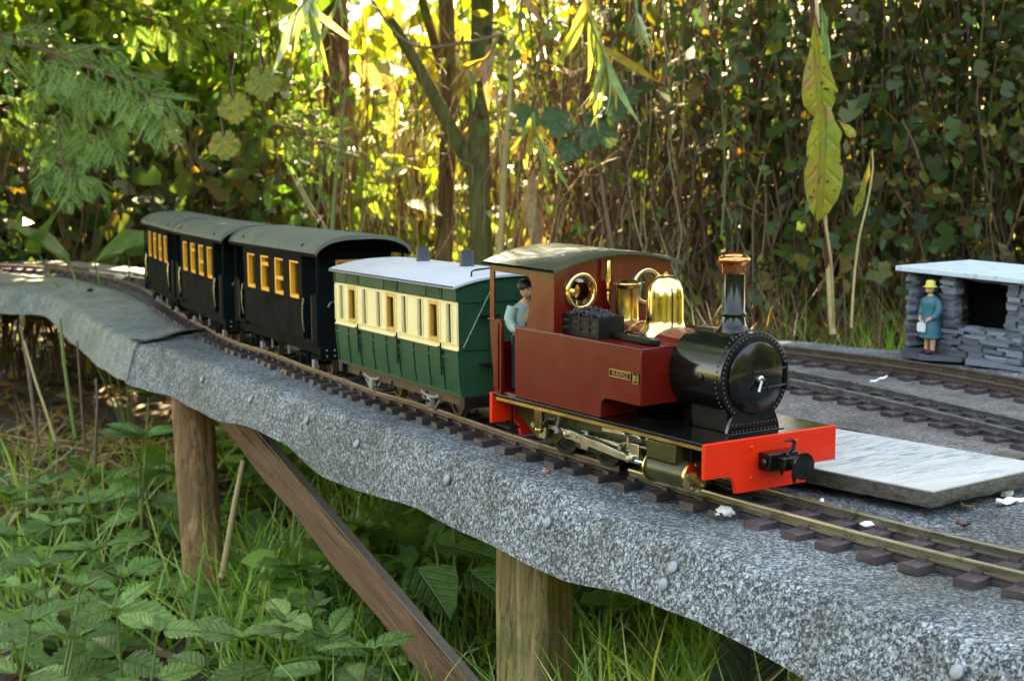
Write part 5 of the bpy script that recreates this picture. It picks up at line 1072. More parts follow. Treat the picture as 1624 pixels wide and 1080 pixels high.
# ------------------------------------------------------------ shrubs of the hedge
def shrub(label, px, D, halfpx, ytop, ybot, n, greens, tpls, size, stems=26, dens=1.0, thick=.30, leafmat_='leaf', ball=.06, group='shrubs of the hedge', name='hedge_shrub', clumps=None, up=.35):
    base = W(px, 500, D); root = thing(name, label, 'shrub', (base[0], base[1], HZ0), group)
    nc = clumps or max(14, n//60); cx = px+halfpx*RNG.uniform(-1, 1, nc); cyy = RNG.uniform(ytop, ybot, nc); cD = D+thick*RNG.normal(size=nc)*.6
    C_ = np.array([W(a, b, d) for a, b, d in zip(cx, cyy, cD)]); C_[:, 2] = np.maximum(C_[:, 2], HZ0+.05)
    idx = RNG.integers(0, nc, n); pos = C_[idx]+RNG.normal(size=(n, 3))*ball*D/3.0*RNG.uniform(.6, 1.4, nc)[idx][:, None]
    ax = RNG.normal(size=(n, 3))*.8+np.array([0, 0, -.35]); nor = RNG.normal(size=(n, 3))*.6+np.array([0, 0, up])-_fw*.5
    kp = open_gaps(pos, .07); pos = pos[kp]; ax = ax[kp]; nor = nor[kp]; idx = idx[kp]; n = len(pos)
    parts = []; spl = RNG.integers(0, len(tpls), n); cl = pick(greens, n, .22)*(RNG.uniform(.75, 1.3, nc)[idx][:, None])
    for i, tp in enumerate(tpls):
        s = spl == i
        parts.append((tp, pos[s], ax[s], nor[s], size*RNG.uniform(.5, 1.6, s.sum()), cl[s]))
    merge('foliage', parts, K[leafmat_], root)
    k = 7; P = np.zeros((stems, k, 3)); R = np.zeros((stems, k)); 
    for i in range(stems):
        b0 = W(px+halfpx*RNG.uniform(-1, 1), 500, D+thick*RNG.uniform(-.7, .7)); t0 = W(px+halfpx*RNG.uniform(-1.1, 1.1), ytop-80, D+thick*RNG.uniform(-.7, .7))
        tt = np.linspace(0, 1, k); P[i] = np.array([b0[0], b0[1], HZ0])*(1-tt)[:, None]+t0*tt[:, None]+np.c_[RNG.normal(size=(k, 2))*.02, np.zeros(k)]*np.sin(PI*tt)[:, None]
        R[i] = RNG.uniform(.0018, .0050)*(1-.6*tt)
    V, F, c = tubes_mesh(P, R, pick(BROWNS, stems)); o = link('stems', fastmesh('stems', V-np.array(root.location), F, c, True), K['twig'], root); o['kind'] = 'stuff'
    return root
# left: dense green
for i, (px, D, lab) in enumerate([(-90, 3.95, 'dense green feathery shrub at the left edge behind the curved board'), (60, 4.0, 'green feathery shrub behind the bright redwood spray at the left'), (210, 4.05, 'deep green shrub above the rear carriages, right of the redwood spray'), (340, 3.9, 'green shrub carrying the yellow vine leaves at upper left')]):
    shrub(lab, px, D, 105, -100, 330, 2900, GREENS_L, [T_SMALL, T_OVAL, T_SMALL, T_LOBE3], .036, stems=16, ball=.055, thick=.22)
    shrub('low dark green growth '+['at the far left behind the board', 'left of the tail carriage', 'just behind the tail carriage', 'behind the middle dark carriage'][i], px+20, D-.50, 90, 290, 440, 620, GREENS_R+[(.05,.12,.03)], [T_OVAL, T_LOBE3], .036, stems=14, ball=.05, thick=.15, name='low_shrub')
shrub('thin leafy green shrub left of the sunlit gap', 440, 3.6, 60, -40, 330, 480, GREENS_L, [T_SMALL, T_OVAL], .032, stems=16, ball=.05)
# right: darker, ivy-like
for i, (px, D, n, lab) in enumerate([(905, 3.1, 420, 'sparse dark shrub above the cab roof'), (1010, 3.05, 520, 'dark shrub above the brass dome'), (1130, 2.95, 950, 'dark ivy leaved shrub above the chimney'), (1240, 2.9, 950, 'dark shrub just left of the hanging yellow leaf'), (1370, 2.85, 1400, 'dark blue green shrub right of the hanging yellow leaf'), (1490, 2.8, 1600, 'ivy leaved shrub above the slate hut'), (1610, 2.75, 1600, 'dark green shrub at the right edge above the hut'), (1720, 2.7, 1200, 'dark shrub just beyond the right edge')]):
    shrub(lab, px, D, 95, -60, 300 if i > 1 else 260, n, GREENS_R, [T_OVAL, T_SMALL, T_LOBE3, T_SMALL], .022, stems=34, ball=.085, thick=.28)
    if i > 0: shrub('low undergrowth '+['', 'behind the dome', 'behind the smokebox', 'left of the hanging leaf base', 'under the hanging leaf', 'just behind the slate hut', 'behind the right end of the hut', 'outside the right edge'][i], px, D-.05, 90, 350, 470, 190, GREENS_R+[(.06,.11,.03)], [T_LOBE, T_SMALL, T_OVAL], .024, stems=22, ball=.06, name='low_shrub')

# the hedge runs on past both edges of the picture
for i, (px, D, lab) in enumerate([(1850, 2.7, 'first hedge shrub past the right edge'), (2020, 2.75, 'second hedge shrub past the right edge'), (2190, 2.85, 'third hedge shrub past the right edge'), (2370, 3.0, 'fourth hedge shrub past the right edge'), (-270, 3.9, 'first hedge shrub past the left edge'), (-460, 3.8, 'second hedge shrub past the left edge'), (-650, 3.7, 'third hedge shrub past the left edge')]):
    shrub(lab, px, D, 110, -120, 440, 1000, GREENS_R if px > 0 else GREENS_L, [T_OVAL, T_SMALL, T_LOBE3], .034, stems=26, ball=.085, thick=.25)
# ------------------------------------------------------------ trees: trunk, limbs, crown above the picture
def tree(label, px, D, wpx, material, lean=0, split=None, crown=(1.0, 3.6), cr=.85, n=1500, mood=GREENS_L, ytop=0, wob=.012, seed=0, name='hedge_tree'):
    rg = np.random.default_rng(seed+100); b0 = W(px, 480, D); t0 = W(px+lean, ytop, D); d = t0-np.array([b0[0], b0[1], HZ0])
    root = thing(name, label, 'tree', (b0[0], b0[1], HZ0), 'trees behind the railway')
    r0 = wpx/2*D/CAM_F; H = crown[1]-.6; base = np.array([b0[0], b0[1], HZ0]); hv = d/d[2]
    path = [base+hv*h+np.array([rg.normal()*wob, rg.normal()*wob, 0])*min(1, h*3) for h in np.r_[0, np.linspace(.12, H, 15)]]
    P = spline(path, 5); rr = r0*np.interp(P[:, 2]-HZ0, [0, .06, .8, H], [1.35, 1.0, .92, .25]); m = M(); nn = 18; m.tube(P, rr, nn)
    V = np.array(m.V); ph = rg.uniform(0, 6, 4); k = np.arange(len(V)) % nn; i_ = np.arange(len(V))//nn
    c_ = P[np.minimum(i_, len(P)-1)]; V = c_+(V-c_)*(1+.07*np.sin(k*2*PI/nn*3+ph[0]+i_*.15)+.05*np.sin(k*2*PI/nn*5+ph[1]-i_*.22)+.03*rg.normal(size=len(V)))[:, None]; m.V = [tuple(v) for v in V]
    m.V = [tuple(np.array(v)-base) for v in m.V]; tr = obj('trunk', m, material, root, smooth=180)
    if split:
        for (h, dx, rise, f) in split:
            q = base+hv*h; lat = _rt*dx; pts = [q, q+lat*.35+np.array([0,0,rise*.35]), q+lat*.7+np.array([0,0,rise*.72]), q+lat+np.array([0,0,rise])]
            obj('limb', M().tube(spline(pts, 6)-base, np.linspace(r0*f, r0*f*.55, 19), 10), material, root, smooth=180)
    # crown: leaf clumps on boughs above the frame
    nb = 12; top = base+hv*H
    for bi in range(7 if crown[0] > .6 else 0):
        h = rg.uniform(crown[0], crown[1]-.5); a = rg.uniform(0, 6.28); q = base+hv*min(h, H); e = q+np.array([math.cos(a), math.sin(a), .5])*cr*rg.uniform(.3, .6)-_fwh*.4
        obj('bough', M().tube(spline([q, (q+e)/2+np.array([0,0,.05]), e], 5)-base, np.linspace(r0*.45, r0*.12, 11), 7), material, root, smooth=180)
    nc = 60; cc = base+hv*((crown[0]+crown[1])/2); cc = cc-_fwh*max(0, (cc-CAM_C)@_fwh-(2.55 if 420 < px < 860 else 3.05)); C_ = rdir(nc)*np.array([cr, cr, (crown[1]-crown[0])/2])*(rg.uniform(.25, 1, nc)**.45)[:, None]+cc
    C_[:, 2] = np.maximum(C_[:, 2], .55)
    idx = rg.integers(0, nc, n); pos = C_[idx]+rg.normal(size=(n, 3))*.17; pos[:, 2] = np.maximum(pos[:, 2], .50+rg.uniform(0, .1, n))
    pos = pos[open_gaps(pos) & ((pos-CAM_C)@_fwh < np.interp((pos-CAM_C)@_rt/np.maximum((pos-CAM_C)@_fwh, .1), [-.26, -.17, -.125, -.01, .04, .25], [4.9, 4.6, 3.3, 3.3, 3.75, 3.95])+.1*rg.normal(size=len(pos)))]; n = len(pos)   # crowns pulled forward and cut behind so sun reaches hedge, train stays shaded
    merge('crown', [(T_BIG, pos, rg.normal(size=(n, 3))+np.array([0,0,-.4]), rg.normal(size=(n, 3))*.7+np.array([0,0,.8]), rg.uniform(.07, .13, n), pick(mood, n))], K['leaf'], root)
    return root
tree('red brown stringy barked tree behind the middle carriages', 515, 3.6, 46, K['barkred'], 6, seed=1)
tree('slim brown tree in the sunlit gap, left of the green trunk', 704, 3.3, 27, K['bark'], -4, split=[(.62, -.10, .35, .6)], seed=2)
tree('mossy green tree trunk behind the white carriage roof', 768, 3.0, 36, K['barkgreen'], 2, split=[(.40, -.165, .30, .8)], seed=3)
tree('dark slender tree behind the chimney', 1062, 3.3, 26, K['bark'], 16, seed=4)
tree('dark tree trunk left of the hanging yellow leaf', 1225, 3.2, 34, K['bark'], -22, seed=5)
tree('greenish straight trunk behind the slate hut roof left end', 1412, 2.95, 30, K['barkgreen'], -14, split=[(.34, .13, .30, .7)], seed=6)
tree('leaning brown trunk at the right edge above the hut', 1560, 2.85, 24, K['bark'], 70, seed=7)
tree('dark trunk in the shade behind the rear carriages', 150, 4.0, 40, K['bark'], -10, seed=8)
tree('slanting brown trunk just right of the hanging yellow leaf', 1318, 3.05, 24, K['bark'], 120, seed=9)
for i, (px, D) in enumerate(((-120, 4.4), (60, 4.45), (240, 4.45), (420, 4.4))):  # unseen low crowns added to keep sun off the curved board
    tree('added low shade tree hung over the '+['far left', 'curved board', 'tail carriage', 'middle carriage'][i]+' from above the picture', px, D, 22, K['bark'], 0, seed=50+i, crown=(.55, 1.6), cr=.55, n=1500)
for i, (px, D) in enumerate(((-420, 3.3), (-900, 3.6), (-1500, 3.9), (-2200, 3.6), (2050, 3.1), (2600, 3.2), (-60, 4.0), (360, 3.9), (1000, 3.9), (1500, 3.7))):  # those outside the frame are added to shade the foreground
    tree(['added shade tree outside the left edge', 'second added shade tree outside the left edge', 'third added shade tree outside the left edge', 'fourth added shade tree far outside the left edge', 'added shade tree outside the right edge', 'second added shade tree outside the right edge', 'tall tree behind the left shrubs', 'tall tree behind the yellow vine leaves', 'tall tree deep behind the dome', 'tall tree deep behind the slate hut'][i], px, D, 44, K['bark'], 0, seed=20+i, crown=(.8, 3.8), cr=1.0)

# ------------------------------------------------------------ dry stems, vines and reeds in the hedge
def stems_mass(name, label, n, x0, x1, y0, y1, D0, D1, r, cols, wild=.03, lean=.10, group=None, hang=False):
    k = 9; P = np.zeros((n, k, 3)); tt = np.linspace(0, 1, k)
    for i in range(n):
        px = RNG.uniform(x0, x1); D = RNG.uniform(D0, D1); a_ = W(px, RNG.uniform(y0-60, y0+80), D); l_ = RNG.normal()*lean
        b_ = W(px, 480, D)+_rt*l_; b_[2] = HZ0+.02 if not hang else W(px, RNG.uniform(y1-140, y1), D)[2]
        P[i] = a_*(1-tt)[:, None]+b_*tt[:, None]+(RNG.normal(size=(k, 3))*wild)*np.sin(PI*tt)[:, None]
    P = np.stack([spline(p, 2) for p in P]); kk = P.shape[1]
    R = RNG.uniform(.5, 1.3, n)[:, None]*r*np.linspace(.6, 1, kk)[None]
    V, F, c = tubes_mesh(P, R, pick(cols, n)); o = link(name, fastmesh(name, V, F, c, True), K['twig']); return tag(o, label, 'stems', group, 'stuff')
stems_mass('dry_stems', 'tangle of thin dry brown stems behind the engine and hut', 1300, 840, 1900, 40, 500, 2.7, 3.7, .0016, BROWNS+STRAWS[2:5], .016, .10)
stems_mass('dry_stems', 'red brown and straw coloured stems in the sunlit gap', 110, 430, 850, 60, 500, 3.1, 3.9, .0017, BROWNS+STRAWS, .014, .08)
stems_mass('dry_stems', 'dark bare stems in the shade behind the rear carriages', 150, -40, 430, 200, 500, 3.3, 4.0, .0022, BROWNS[:3], .015, .08)
stems_mass('hanging_vines', 'hair thin hanging vines between the trunks', 240, 480, 1640, -20, 430, 2.6, 3.2, .0008, DARKB+BROWNS+STRAWS[2:4], .03, .05, hang=True)

# ------------------------------------------------------------ sunlit growth beyond the hedge
for i, (px, D, hp, n, yt, yb) in enumerate([(-60, 4.8, 180, 700, -120, 450), (280, 4.7, 180, 900, -120, 450), (560, 4.4, 115, 850, -60, 480), (690, 4.45, 115, 1000, -80, 480), (860, 4.6, 130, 800, -100, 470), (1080, 4.6, 160, 1000, -100, 470), (1330, 4.5, 160, 900, -60, 470), (1580, 4.4, 160, 900, -60, 470), (180, 6.8, 260, 700, -160, 400), (1000, 6.8, 330, 900, -160, 400), (1500, 6.5, 330, 800, -160, 400)]):
    shrub('sunlit yellow green bush beyond the hedge '+['at far left', 'behind the redwood spray', 'in the left half of the bright gap', 'in the right half of the bright gap', 'behind the cab', 'behind the dome and chimney', 'behind the hanging leaf', 'behind the hut', 'deeper behind the tail carriage', 'deeper behind the engine', 'deeper behind the hut'][i], px, D, hp, yt, yb, n, GREENS_Y if 2 <= i <= 4 else GREENS_L, [T_OVAL, T_LOBE3, T_OVAL, T_SMALL], .062 if 2 <= i <= 4 else .05, stems=9, leafmat_='leafthin', ball=.11, thick=.4, name='sunlit_bush', group='sunlit bushes beyond the hedge')
shrub('golden dry growth added to brighten the sunlit gap low down', 600, 3.8, 105, 210, 470, 430, [(.40,.34,.11),(.46,.42,.17),(.24,.28,.06),(.20,.28,.06),(.42,.30,.14),(.10,.16,.04),(.14,.20,.05)], [T_OVAL, T_BLADE, T_SMALL], .055, stems=34, leafmat_='leafthin', ball=.075, thick=.25, name='sunlit_bush', group='sunlit bushes beyond the hedge')  # straw colours put in to brighten the lower part of the gap
shrub('golden dry growth added to brighten the gap beside the mossy trunk', 770, 3.8, 85, 230, 470, 300, [(.40,.34,.11),(.46,.42,.17),(.24,.28,.06),(.20,.28,.06),(.42,.30,.14),(.10,.16,.04),(.14,.20,.05)], [T_OVAL, T_BLADE, T_SMALL], .055, stems=30, leafmat_='leafthin', ball=.075, thick=.25, name='sunlit_bush', group='sunlit bushes beyond the hedge')
stems_mass('sunlit_stalks', 'pale dead stalks glowing in the sun beyond the hedge', 260, 380, 1700, 120, 480, 4.0, 5.6, .0030, STRAWS, .03, .2)
n = 2600; pos = np.array([W(a, 480, d) for a, d in zip(rnd(n, -100, 1750), rnd(n, 4.1, 7.5))]); pos[:, 2] = GZ
tag(cloud('dry_grass', T_BLADE, pos, np.array([0,0,1.0])+RNG.normal(size=(n, 3))*.28, rdir(n), rnd(n, .18, .5), pick(STRAWS+GREENS_Y[:2], n), K['leafthin'], width=rnd(n, .008, .016)), 'sunlit dry grass beyond the hedge', 'grass')

# ------------------------------------------------------------ bushes added unseen behind the viewer, blocking low sky and tinting reflections
def screen_bush(label, ang, dist, r, h, seed, cols):
    rg = np.random.default_rng(seed); c = np.array([CAM_C[0]+dist*math.cos(ang), CAM_C[1]+dist*math.sin(ang), GZ]); root = thing('screen_bush', label, 'bush', tuple(c), 'bushes added behind the viewer')
    obj('trunk', M().tube([(0,0,0),(.05,0,h*.4),(0,.05,h*.8)], [.12,.09,.03], 8), K['bark'], root, smooth=180)
    n = 2600; q = rdir(n)*np.array([r, r, h*.5])*(rg.uniform(.5, 1, n)**.5)[:, None]*(1+.2*np.sin(rdir(n)[:, :1]*7))+c+np.array([0,0,h*.5]); q[:, 2] = np.maximum(q[:, 2], GZ+.05)
    merge('crown', [(T_BIG, q, rg.normal(size=(n, 3)), rg.normal(size=(n, 3))*.8+np.array([0,0,.6]), rg.uniform(.16, .32, n), pick(cols, n))], K['leaf'], root)
for i in range(13):
    screen_bush(ORD[i]+' added bush screening the low sky behind the viewer', math.radians(-130+i*17.5), 7.5+1.6*math.sin(i*2.1), 1.6, 2.4+.6*math.sin(i*1.3+1), 300+i, GREENS_L+GREENS_R)

# ------------------------------------------------------------ redwood sprays (bright at upper left)
FM = []
def fine_frond(n=20, seed=0):
    rg = np.random.default_rng(seed); V = []; F = []
    for i in range(n):
        t = .05+.93*i/n; l = .20*math.sin(PI*(.18+.74*t))+.03
        for s in (-1, 1):
            b = len(V); dz = -.16*t*t+rg.normal()*.012; q = rg.uniform(.85, 1.15)
            V += [(t-.012, 0, -.16*t*t), (t+l*.30+.013, s*l*q*.55, dz), (t+l*.42, s*l*q, dz-.03), (t+l*.30-.016, s*l*q*.60, dz)]; F += [(b, b+1, b+2), (b, b+2, b+3)]
    b = len(V); V += [(0,.008,0),(0,-.008,0),(1,0,-.16)]; F.append((b, b+1, b+2)); return T(V, F)
for i in range(4):
    tv, tf = fine_frond(20, i); v = tv.copy(); v[:, 2] += .04*np.sin(v[:, 0]*(4+i)); v[:, 1] *= (1, .8, 1.15, .9)[i]
    cc = np.tile(np.array([[.24,.40,.14],[.31,.47,.21],[.19,.33,.12],[.34,.46,.19]][i]), (len(v), 1))*RNG.uniform(.85, 1.15, (len(v), 1)); FM.append(fastmesh('frond', v, tf, cc)); FM[-1].materials.append(K['leafthin'])  # pale greens stand in for sunlight that misses the sprays
def put(o, p, axis, normal, size, root):
    a, s, n_ = frames(np.array([axis], float), np.array([normal], float)); a, s, n_ = a[0], s[0], n_[0]
    if np.isscalar(size): size = (size, size, size)
    o.matrix_local = Matrix.Translation(Vector(p)-root.location) @ Matrix(((a[0], s[0], n_[0], 0), (a[1], s[1], n_[1], 0), (a[2], s[2], n_[2], 0), (0, 0, 0, 1))) @ Matrix.Diagonal((*size, 1))
def spray(label, pts, D, nt_, flen, seed):
    rg = np.random.default_rng(seed); P = spline(np.array([W(x, y, D+d) for x, y, d in pts]), 6)
    root = thing('redwood_branch', label, 'branch', tuple(P[0]), 'feathery redwood branches')
    obj('twig', M().tube(P-P[0], np.linspace(.004, .0012, len(P)), 6), K['drystem'], root, smooth=60); tw = M()
    for i in range(nt_):
        t = .08+.92*i/(nt_-1); j = min(int(t*(len(P)-1)), len(P)-2); p = P[j]; d = P[j+1]-P[j]; d /= np.linalg.norm(d)
        s = 1 if i % 2 else -1; side = np.cross(d, -_fw); side /= np.linalg.norm(side)
        ax = d*.75+side*s*.7+np.array([0, 0, -.25])-_fw*rg.uniform(-.3, .5)+rg.normal(size=3)*.15; ax /= np.linalg.norm(ax); tl = flen*1.5*rg.uniform(.6, 1.1)*(1.15-.5*t)
        tw.tube([p-P[0], p+ax*tl-P[0]], [.0011, .0005], 4); nrm = np.array([0,0,.8])-_fw*.5+rg.normal(size=3)*.2; sd2 = np.cross(nrm, ax); sd2 /= np.linalg.norm(sd2)
        for k in range(7):
            q = .25+.75*k/6; s2 = (1 if k % 2 else -1)*(k < 6); o = link('frond', FM[rg.integers(0, 4)], None, root)
            put(o, p+ax*tl*q*.92, ax*.65+sd2*s2*.85+np.array([0,0,-.2])+rg.normal(size=3)*.12, nrm+rg.normal(size=3)*.2, flen*rg.uniform(.55, .95)*(1.1-.35*q), root)
    obj('twiglets', tw, K['drystem'], root)['kind'] = 'stuff'
    return root
spray('bright feathery redwood branch at upper left, its tips pointing right', [(-30,50,0),(70,80,-.03),(150,110,-.06),(215,140,-.08),(262,178,-.1)], 2.6, 22, .056, 1)
spray('bright feathery redwood branch hanging below the largest one at upper left', [(40,20,.1),(80,90,.06),(115,150,.0),(150,200,-.04),(180,215,-.05)], 2.68, 17, .054, 2)
spray('small feathery redwood branch drooping lower at left', [(90,190,.1),(95,225,.05),(100,260,.0),(120,285,0)], 2.65, 11, .050, 3)
spray('shaded feathery redwood branch in front of the red barked trunk', [(420,195,0),(465,205,0),(505,222,0),(535,240,0)], 3.3, 11, .050, 4)
spray('shaded feathery redwood branch along the top left', [(120,-20,.1),(200,20,.1),(290,40,.1),(370,30,.1)], 3.3, 16, .062, 5)
spray('shaded feathery redwood branch at the left edge', [(-30,160,.2),(30,190,.2),(80,240,.2)], 3.3, 11, .062, 6)

# ------------------------------------------------------------ hanging willow-like sprigs
def lance_mesh(name, seed, w_=.055, droop=.4, cols=None):
    rg = np.random.default_rng(seed); k = 9; V = []; tw = rg.uniform(-.5, .5)
    for i in range(k+1):
        t = i/k; ww = w_*math.sin(PI*min(1, .06+.94*t)**.75)+.003; z = -droop*t*t; x = t*(1-.2*droop*t); a = tw*t
        for s in (1, 0, -1): V.append((x, s*ww*math.cos(a), z+s*ww*math.sin(a)-(.012 if s == 0 else 0)))
    F = [(3*i+j, 3*i+j+1, 3*i+j+4, 3*i+j+3) for i in range(k) for j in (0, 1)]
    me = bpy.data.meshes.new(name); me.from_pydata(V, [], F); smooth_me(me, 180); return me
K['willow'] = leafmat('willow_leaf', (.24,.33,.12), trans=.45, rough=.35, var=.25); K['willowpale'] = leafmat('pale_willow_leaf', (.42,.50,.33), trans=.4, rough=.32, var=.2); K['willowyellow'] = leafmat('yellowed_willow_leaf', (.50,.40,.07), trans=.45, rough=.45, var=.2)
LM_ = {}
for key in ('willow', 'willowpale', 'willowyellow', 'tanleaf'):
    LM_[key] = []
    for i in range(3):
        me = lance_mesh('leaf', i+(7 if key == 'tanleaf' else 0), .05 if key != 'tanleaf' else .10, (.25, .45, .65)[i]); me.materials.append(K[key]); LM_[key].append(me)
def sprig(label, pts, D, n, llen, mix, seed, stemmat='stem', fan=.7):
    rg = np.random.default_rng(seed); P = spline(np.array([W(x, y, D) for x, y in pts]), 6); root = thing('leafy_sprig', label, 'sprig', tuple(P[0]), 'hanging long leaved sprigs')
    obj('stem', M().tube(P-P[0], np.linspace(.0028, .0012, len(P)), 6), K[stemmat], root, smooth=60)
    for i in range(n):
        t = rg.uniform(.05, 1); j = min(int(t*(len(P)-1)), len(P)-2); d = P[j+1]-P[j]; d /= np.linalg.norm(d)
        ax = d*.6+_rt*rg.normal()*fan+np.array([0,0,-.55])+_fw*rg.normal()*.3; key = mix[rg.integers(0, len(mix))]
        o = link('leaf', LM_[key][rg.integers(0, 3)], None, root); put(o, P[j], ax, rg.normal(size=3)*.5+np.array([0,0,.6])-_fw*.8, llen*rg.uniform(.6, 1.25), root)
    return root
sprig('pale long leaved sprig hanging at the top left of the sunlit gap', [(520,-60),(492,-10),(470,20)], 2.1, 9, .085, ['willowpale', 'willowpale', 'willow'], 1, fan=.9)
sprig('small long leaved sprig at the top above the rear carriage roof', [(560,-70),(540,-20),(530,20)], 2.2, 7, .06, ['willow', 'willowpale'], 2)
sprig('bright yellow green sprig hanging at the top above the dome', [(915,-60),(930,-10),(938,40),(955,80),(965,110)], 2.15, 24, .082, ['willow', 'willowpale', 'willow', 'willowyellow'], 3, fan=.5)
sprig('withered tan and green sprig hanging in front of the green trunk', [(790,60),(775,90),(755,100),(735,110)], 2.4, 16, .065, ['tanleaf', 'willow', 'willowyellow', 'tanleaf'], 4, 'drystem')
sprig('green sprig with drooping leaves above the cab roof', [(845,180),(850,210),(865,240),(885,262)], 2.3, 16, .060, ['willow', 'willow', 'willowyellow'], 5)
sprig('thin sprig of narrow leaves at the top right of the bright one', [(1008,-20),(1010,20),(1014,50)], 2.3, 5, .055, ['willow', 'willowpale'], 6, fan=.25)
sprig('curled pale dry sprig at the top above the chimney', [(1118,-40),(1115,-5),(1112,15)], 2.4, 8, .042, ['willowpale', 'tanleaf'], 7, 'drystem')
sprig('yellow and brown leaved sprig above the white carriage roof', [(830,-30),(826,20),(822,60)], 2.5, 9, .065, ['willowyellow', 'tanleaf', 'willow'], 8, 'drystem')
sprig('dead tan leaves hanging low left of the cab', [(850,270),(848,320),(850,350)], 2.7, 14, .075, ['tanleaf'], 9, 'drystem', fan=.25)

# ------------------------------------------------------------ single broad leaves
def outline_leaf(name, pts, material, cup=.12, ridge=.03, n=6, seed=0):
    """leaf from a half outline (x, y): mirrored, cupped, with a midrib"""
    rg = np.random.default_rng(seed); xs = [p[0] for p in pts]; rows = []
    for x, y in pts:
        r_ = []
        for k in range(-n, n+1):
            q = k/n; r_.append((x+.006*math.sin(40*x+seed)*abs(q), y*q*(1+.07*math.sin(23*x+seed*2+(2 if q > 0 else 0))+.04*math.sin(57*x+seed)), cup*y*abs(q)**1.5*(1 if seed % 2 else -1)-.18*x*x*cup*3-ridge*math.exp(-(q*4)**2)*.4+(.020*math.sin(13*x+seed+1.5*q)+.014*math.sin(29*x+2*seed))*q*q))
        rows.append(r_)
    me = bpy.data.meshes.new(name); mm = M().grid(rows); me.from_pydata(mm.V, [], mm.F); smooth_me(me, 180)
    if material: me.materials.append(material)
    return me
def lobed_mesh(name, material, lobes=5, depth=.4, teeth=3, seed=0):
    rg = np.random.default_rng(seed); V = [(.30, 0, -.02)]; nA = 72; rings = (.35, .7, 1.0)
    for rr in rings:
        for i in range(nA):
            a = -PI+2*PI*i/nA; u = (a/PI); lobe = abs(math.cos(a*lobes/2*.94)); r = .60*(1-depth+depth*lobe**.7)*(1-.30*abs(u)**3); r *= 1+.05*math.sin(a*lobes*teeth)
            if abs(u) > .93: r *= .55
            q = r*rr if rr == 1.0 else rr*(r*.6+.25*.6)
            V.append((.30+q*math.cos(a), q*math.sin(a), -.10*q+.05*math.sin(a*lobes)*rr))
    F = [(0, 1+i, 1+(i+1) % nA) for i in range(nA)]+[(1+k*nA+i, 1+(k+1)*nA+i, 1+(k+1)*nA+(i+1) % nA, 1+k*nA+(i+1) % nA) for k in range(2) for i in range(nA)]
    me = bpy.data.meshes.new(name); me.from_pydata(V, [], F); smooth_me(me, 180); me.materials.append(material); return me
fig = [lobed_mesh('leaf', K['figleaf'], 5, .40, 3, i) for i in range(2)]
root = thing('fig_sapling', 'blue green lobed leaves on a thin stem above the cab roof', 'sapling', tuple(W(960, 420, 2.62)))
P = spline(np.array([W(975,420,2.62), W(960,330,2.62), W(948,250,2.62), W(935,200,2.62), W(925,170,2.62)]), 6); obj('stem', M().tube(P-np.array(root.location), np.linspace(.004,.002,len(P)), 7), K['drystem'], root, smooth=60)
for (px, py, ax, s, k) in ((900,190,(-.8,-.1),.055,0),(950,165,(1,.25),.070,1),(850,185,(-.9,.1),.045,0),(925,195,(.75,-.45),.068,1),(905,222,(-.2,-.9),.04,0)):
    o = link('leaf', fig[k], None, root); put(o, W(px, py, 2.6), _rt*ax[0]+_up*ax[1]-_fw*.25, _up*.5-_fw*.9, s, root)
vl = [lobed_mesh('leaf', K['yleaf2'], 5, .24, 3, i) for i in range(2)]
for (lab, px, py, s) in (('yellow vine leaf at upper left above the tail carriage', 370, 168, .045), ('lower yellow vine leaf hanging just under the other one', 354, 228, .042), ('yellow green vine leaf left of the pale hanging sprig', 415, 128, .048)):
    root = thing('vine_leaf', lab, 'leaf', tuple(W(px, py, 2.5)), 'yellowing vine leaves'); o = link('blade', vl[0], None, root); put(o, W(px, py-14, 2.5), -_up+_rt*.1, -_fw+_up*.3, s, root)
    obj('leaf_stalk', M().tube(np.array([W(px, py-12, 2.5), W(px-4, py-40, 2.52), W(px+3, py-75, 2.56)])-np.array(root.location), .0012, 6), K['drystem'], root)
# long yellowing leaves hanging in front of the hedge on the right
root = thing('hanging_leaf_stalk', 'withered stalk with long yellow green spotted leaves hanging at right', 'plant', tuple(W(1296, -40, 1.85)))
P = spline(np.array([W(1290,-60,1.88), W(1296,20,1.87), W(1300,180,1.86), W(1308,340,1.86), W(1318,420,1.87), W(1322,520,1.9)]), 8); obj('stem', M().tube(P-np.array(root.location), np.linspace(.0024,.0018,len(P)), 7), K['straw'], root, smooth=60)
def hl(px, py, py2, px2, wpx, D, material, prof, seed, tilt=0.0):
    L = np.linalg.norm(W(px2, py2, D)-W(px, py, D)); me = outline_leaf('leaf', [(t, wpx/2*D/CAM_F/L*w_) for t, w_ in prof], material, .35, .05, 6, seed)
    o = link('leaf', me, None, root); put(o, W(px, py, D), W(px2, py2, D)-W(px, py, D), -_fw+_rt*tilt+_up*.15, L, root); return o
pr1 = [(0,.03),(.08,.10),(.2,.25),(.35,.45),(.5,.72),(.62,.93),(.72,1.0),(.82,.86),(.90,.6),(.96,.3),(1,.03)]
pr2 = [(0,.04),(.06,.35),(.15,.6),(.25,.78),(.33,.72),(.45,.85),(.58,1.0),(.70,.96),(.80,.78),(.90,.48),(.96,.22),(1,.02)]
hl(1292, 30, 192, 1301, 58, 1.84, K['yleaf'], pr1, 1, -.25); hl(1283, -20, 75, 1294, 15, 1.86, K['brownleaf'], pr1, 7, -.4); hl(1300, -10, 110, 1328, 26, 1.85, K['dock'], pr1, 2, .7); hl(1306, 165, 352, 1308, 66, 1.83, K['yleaf'], pr2, 3, .12); hl(1302, 178, 262, 1284, 34, 1.855, K['yleaf'], pr2, 4, -.5)
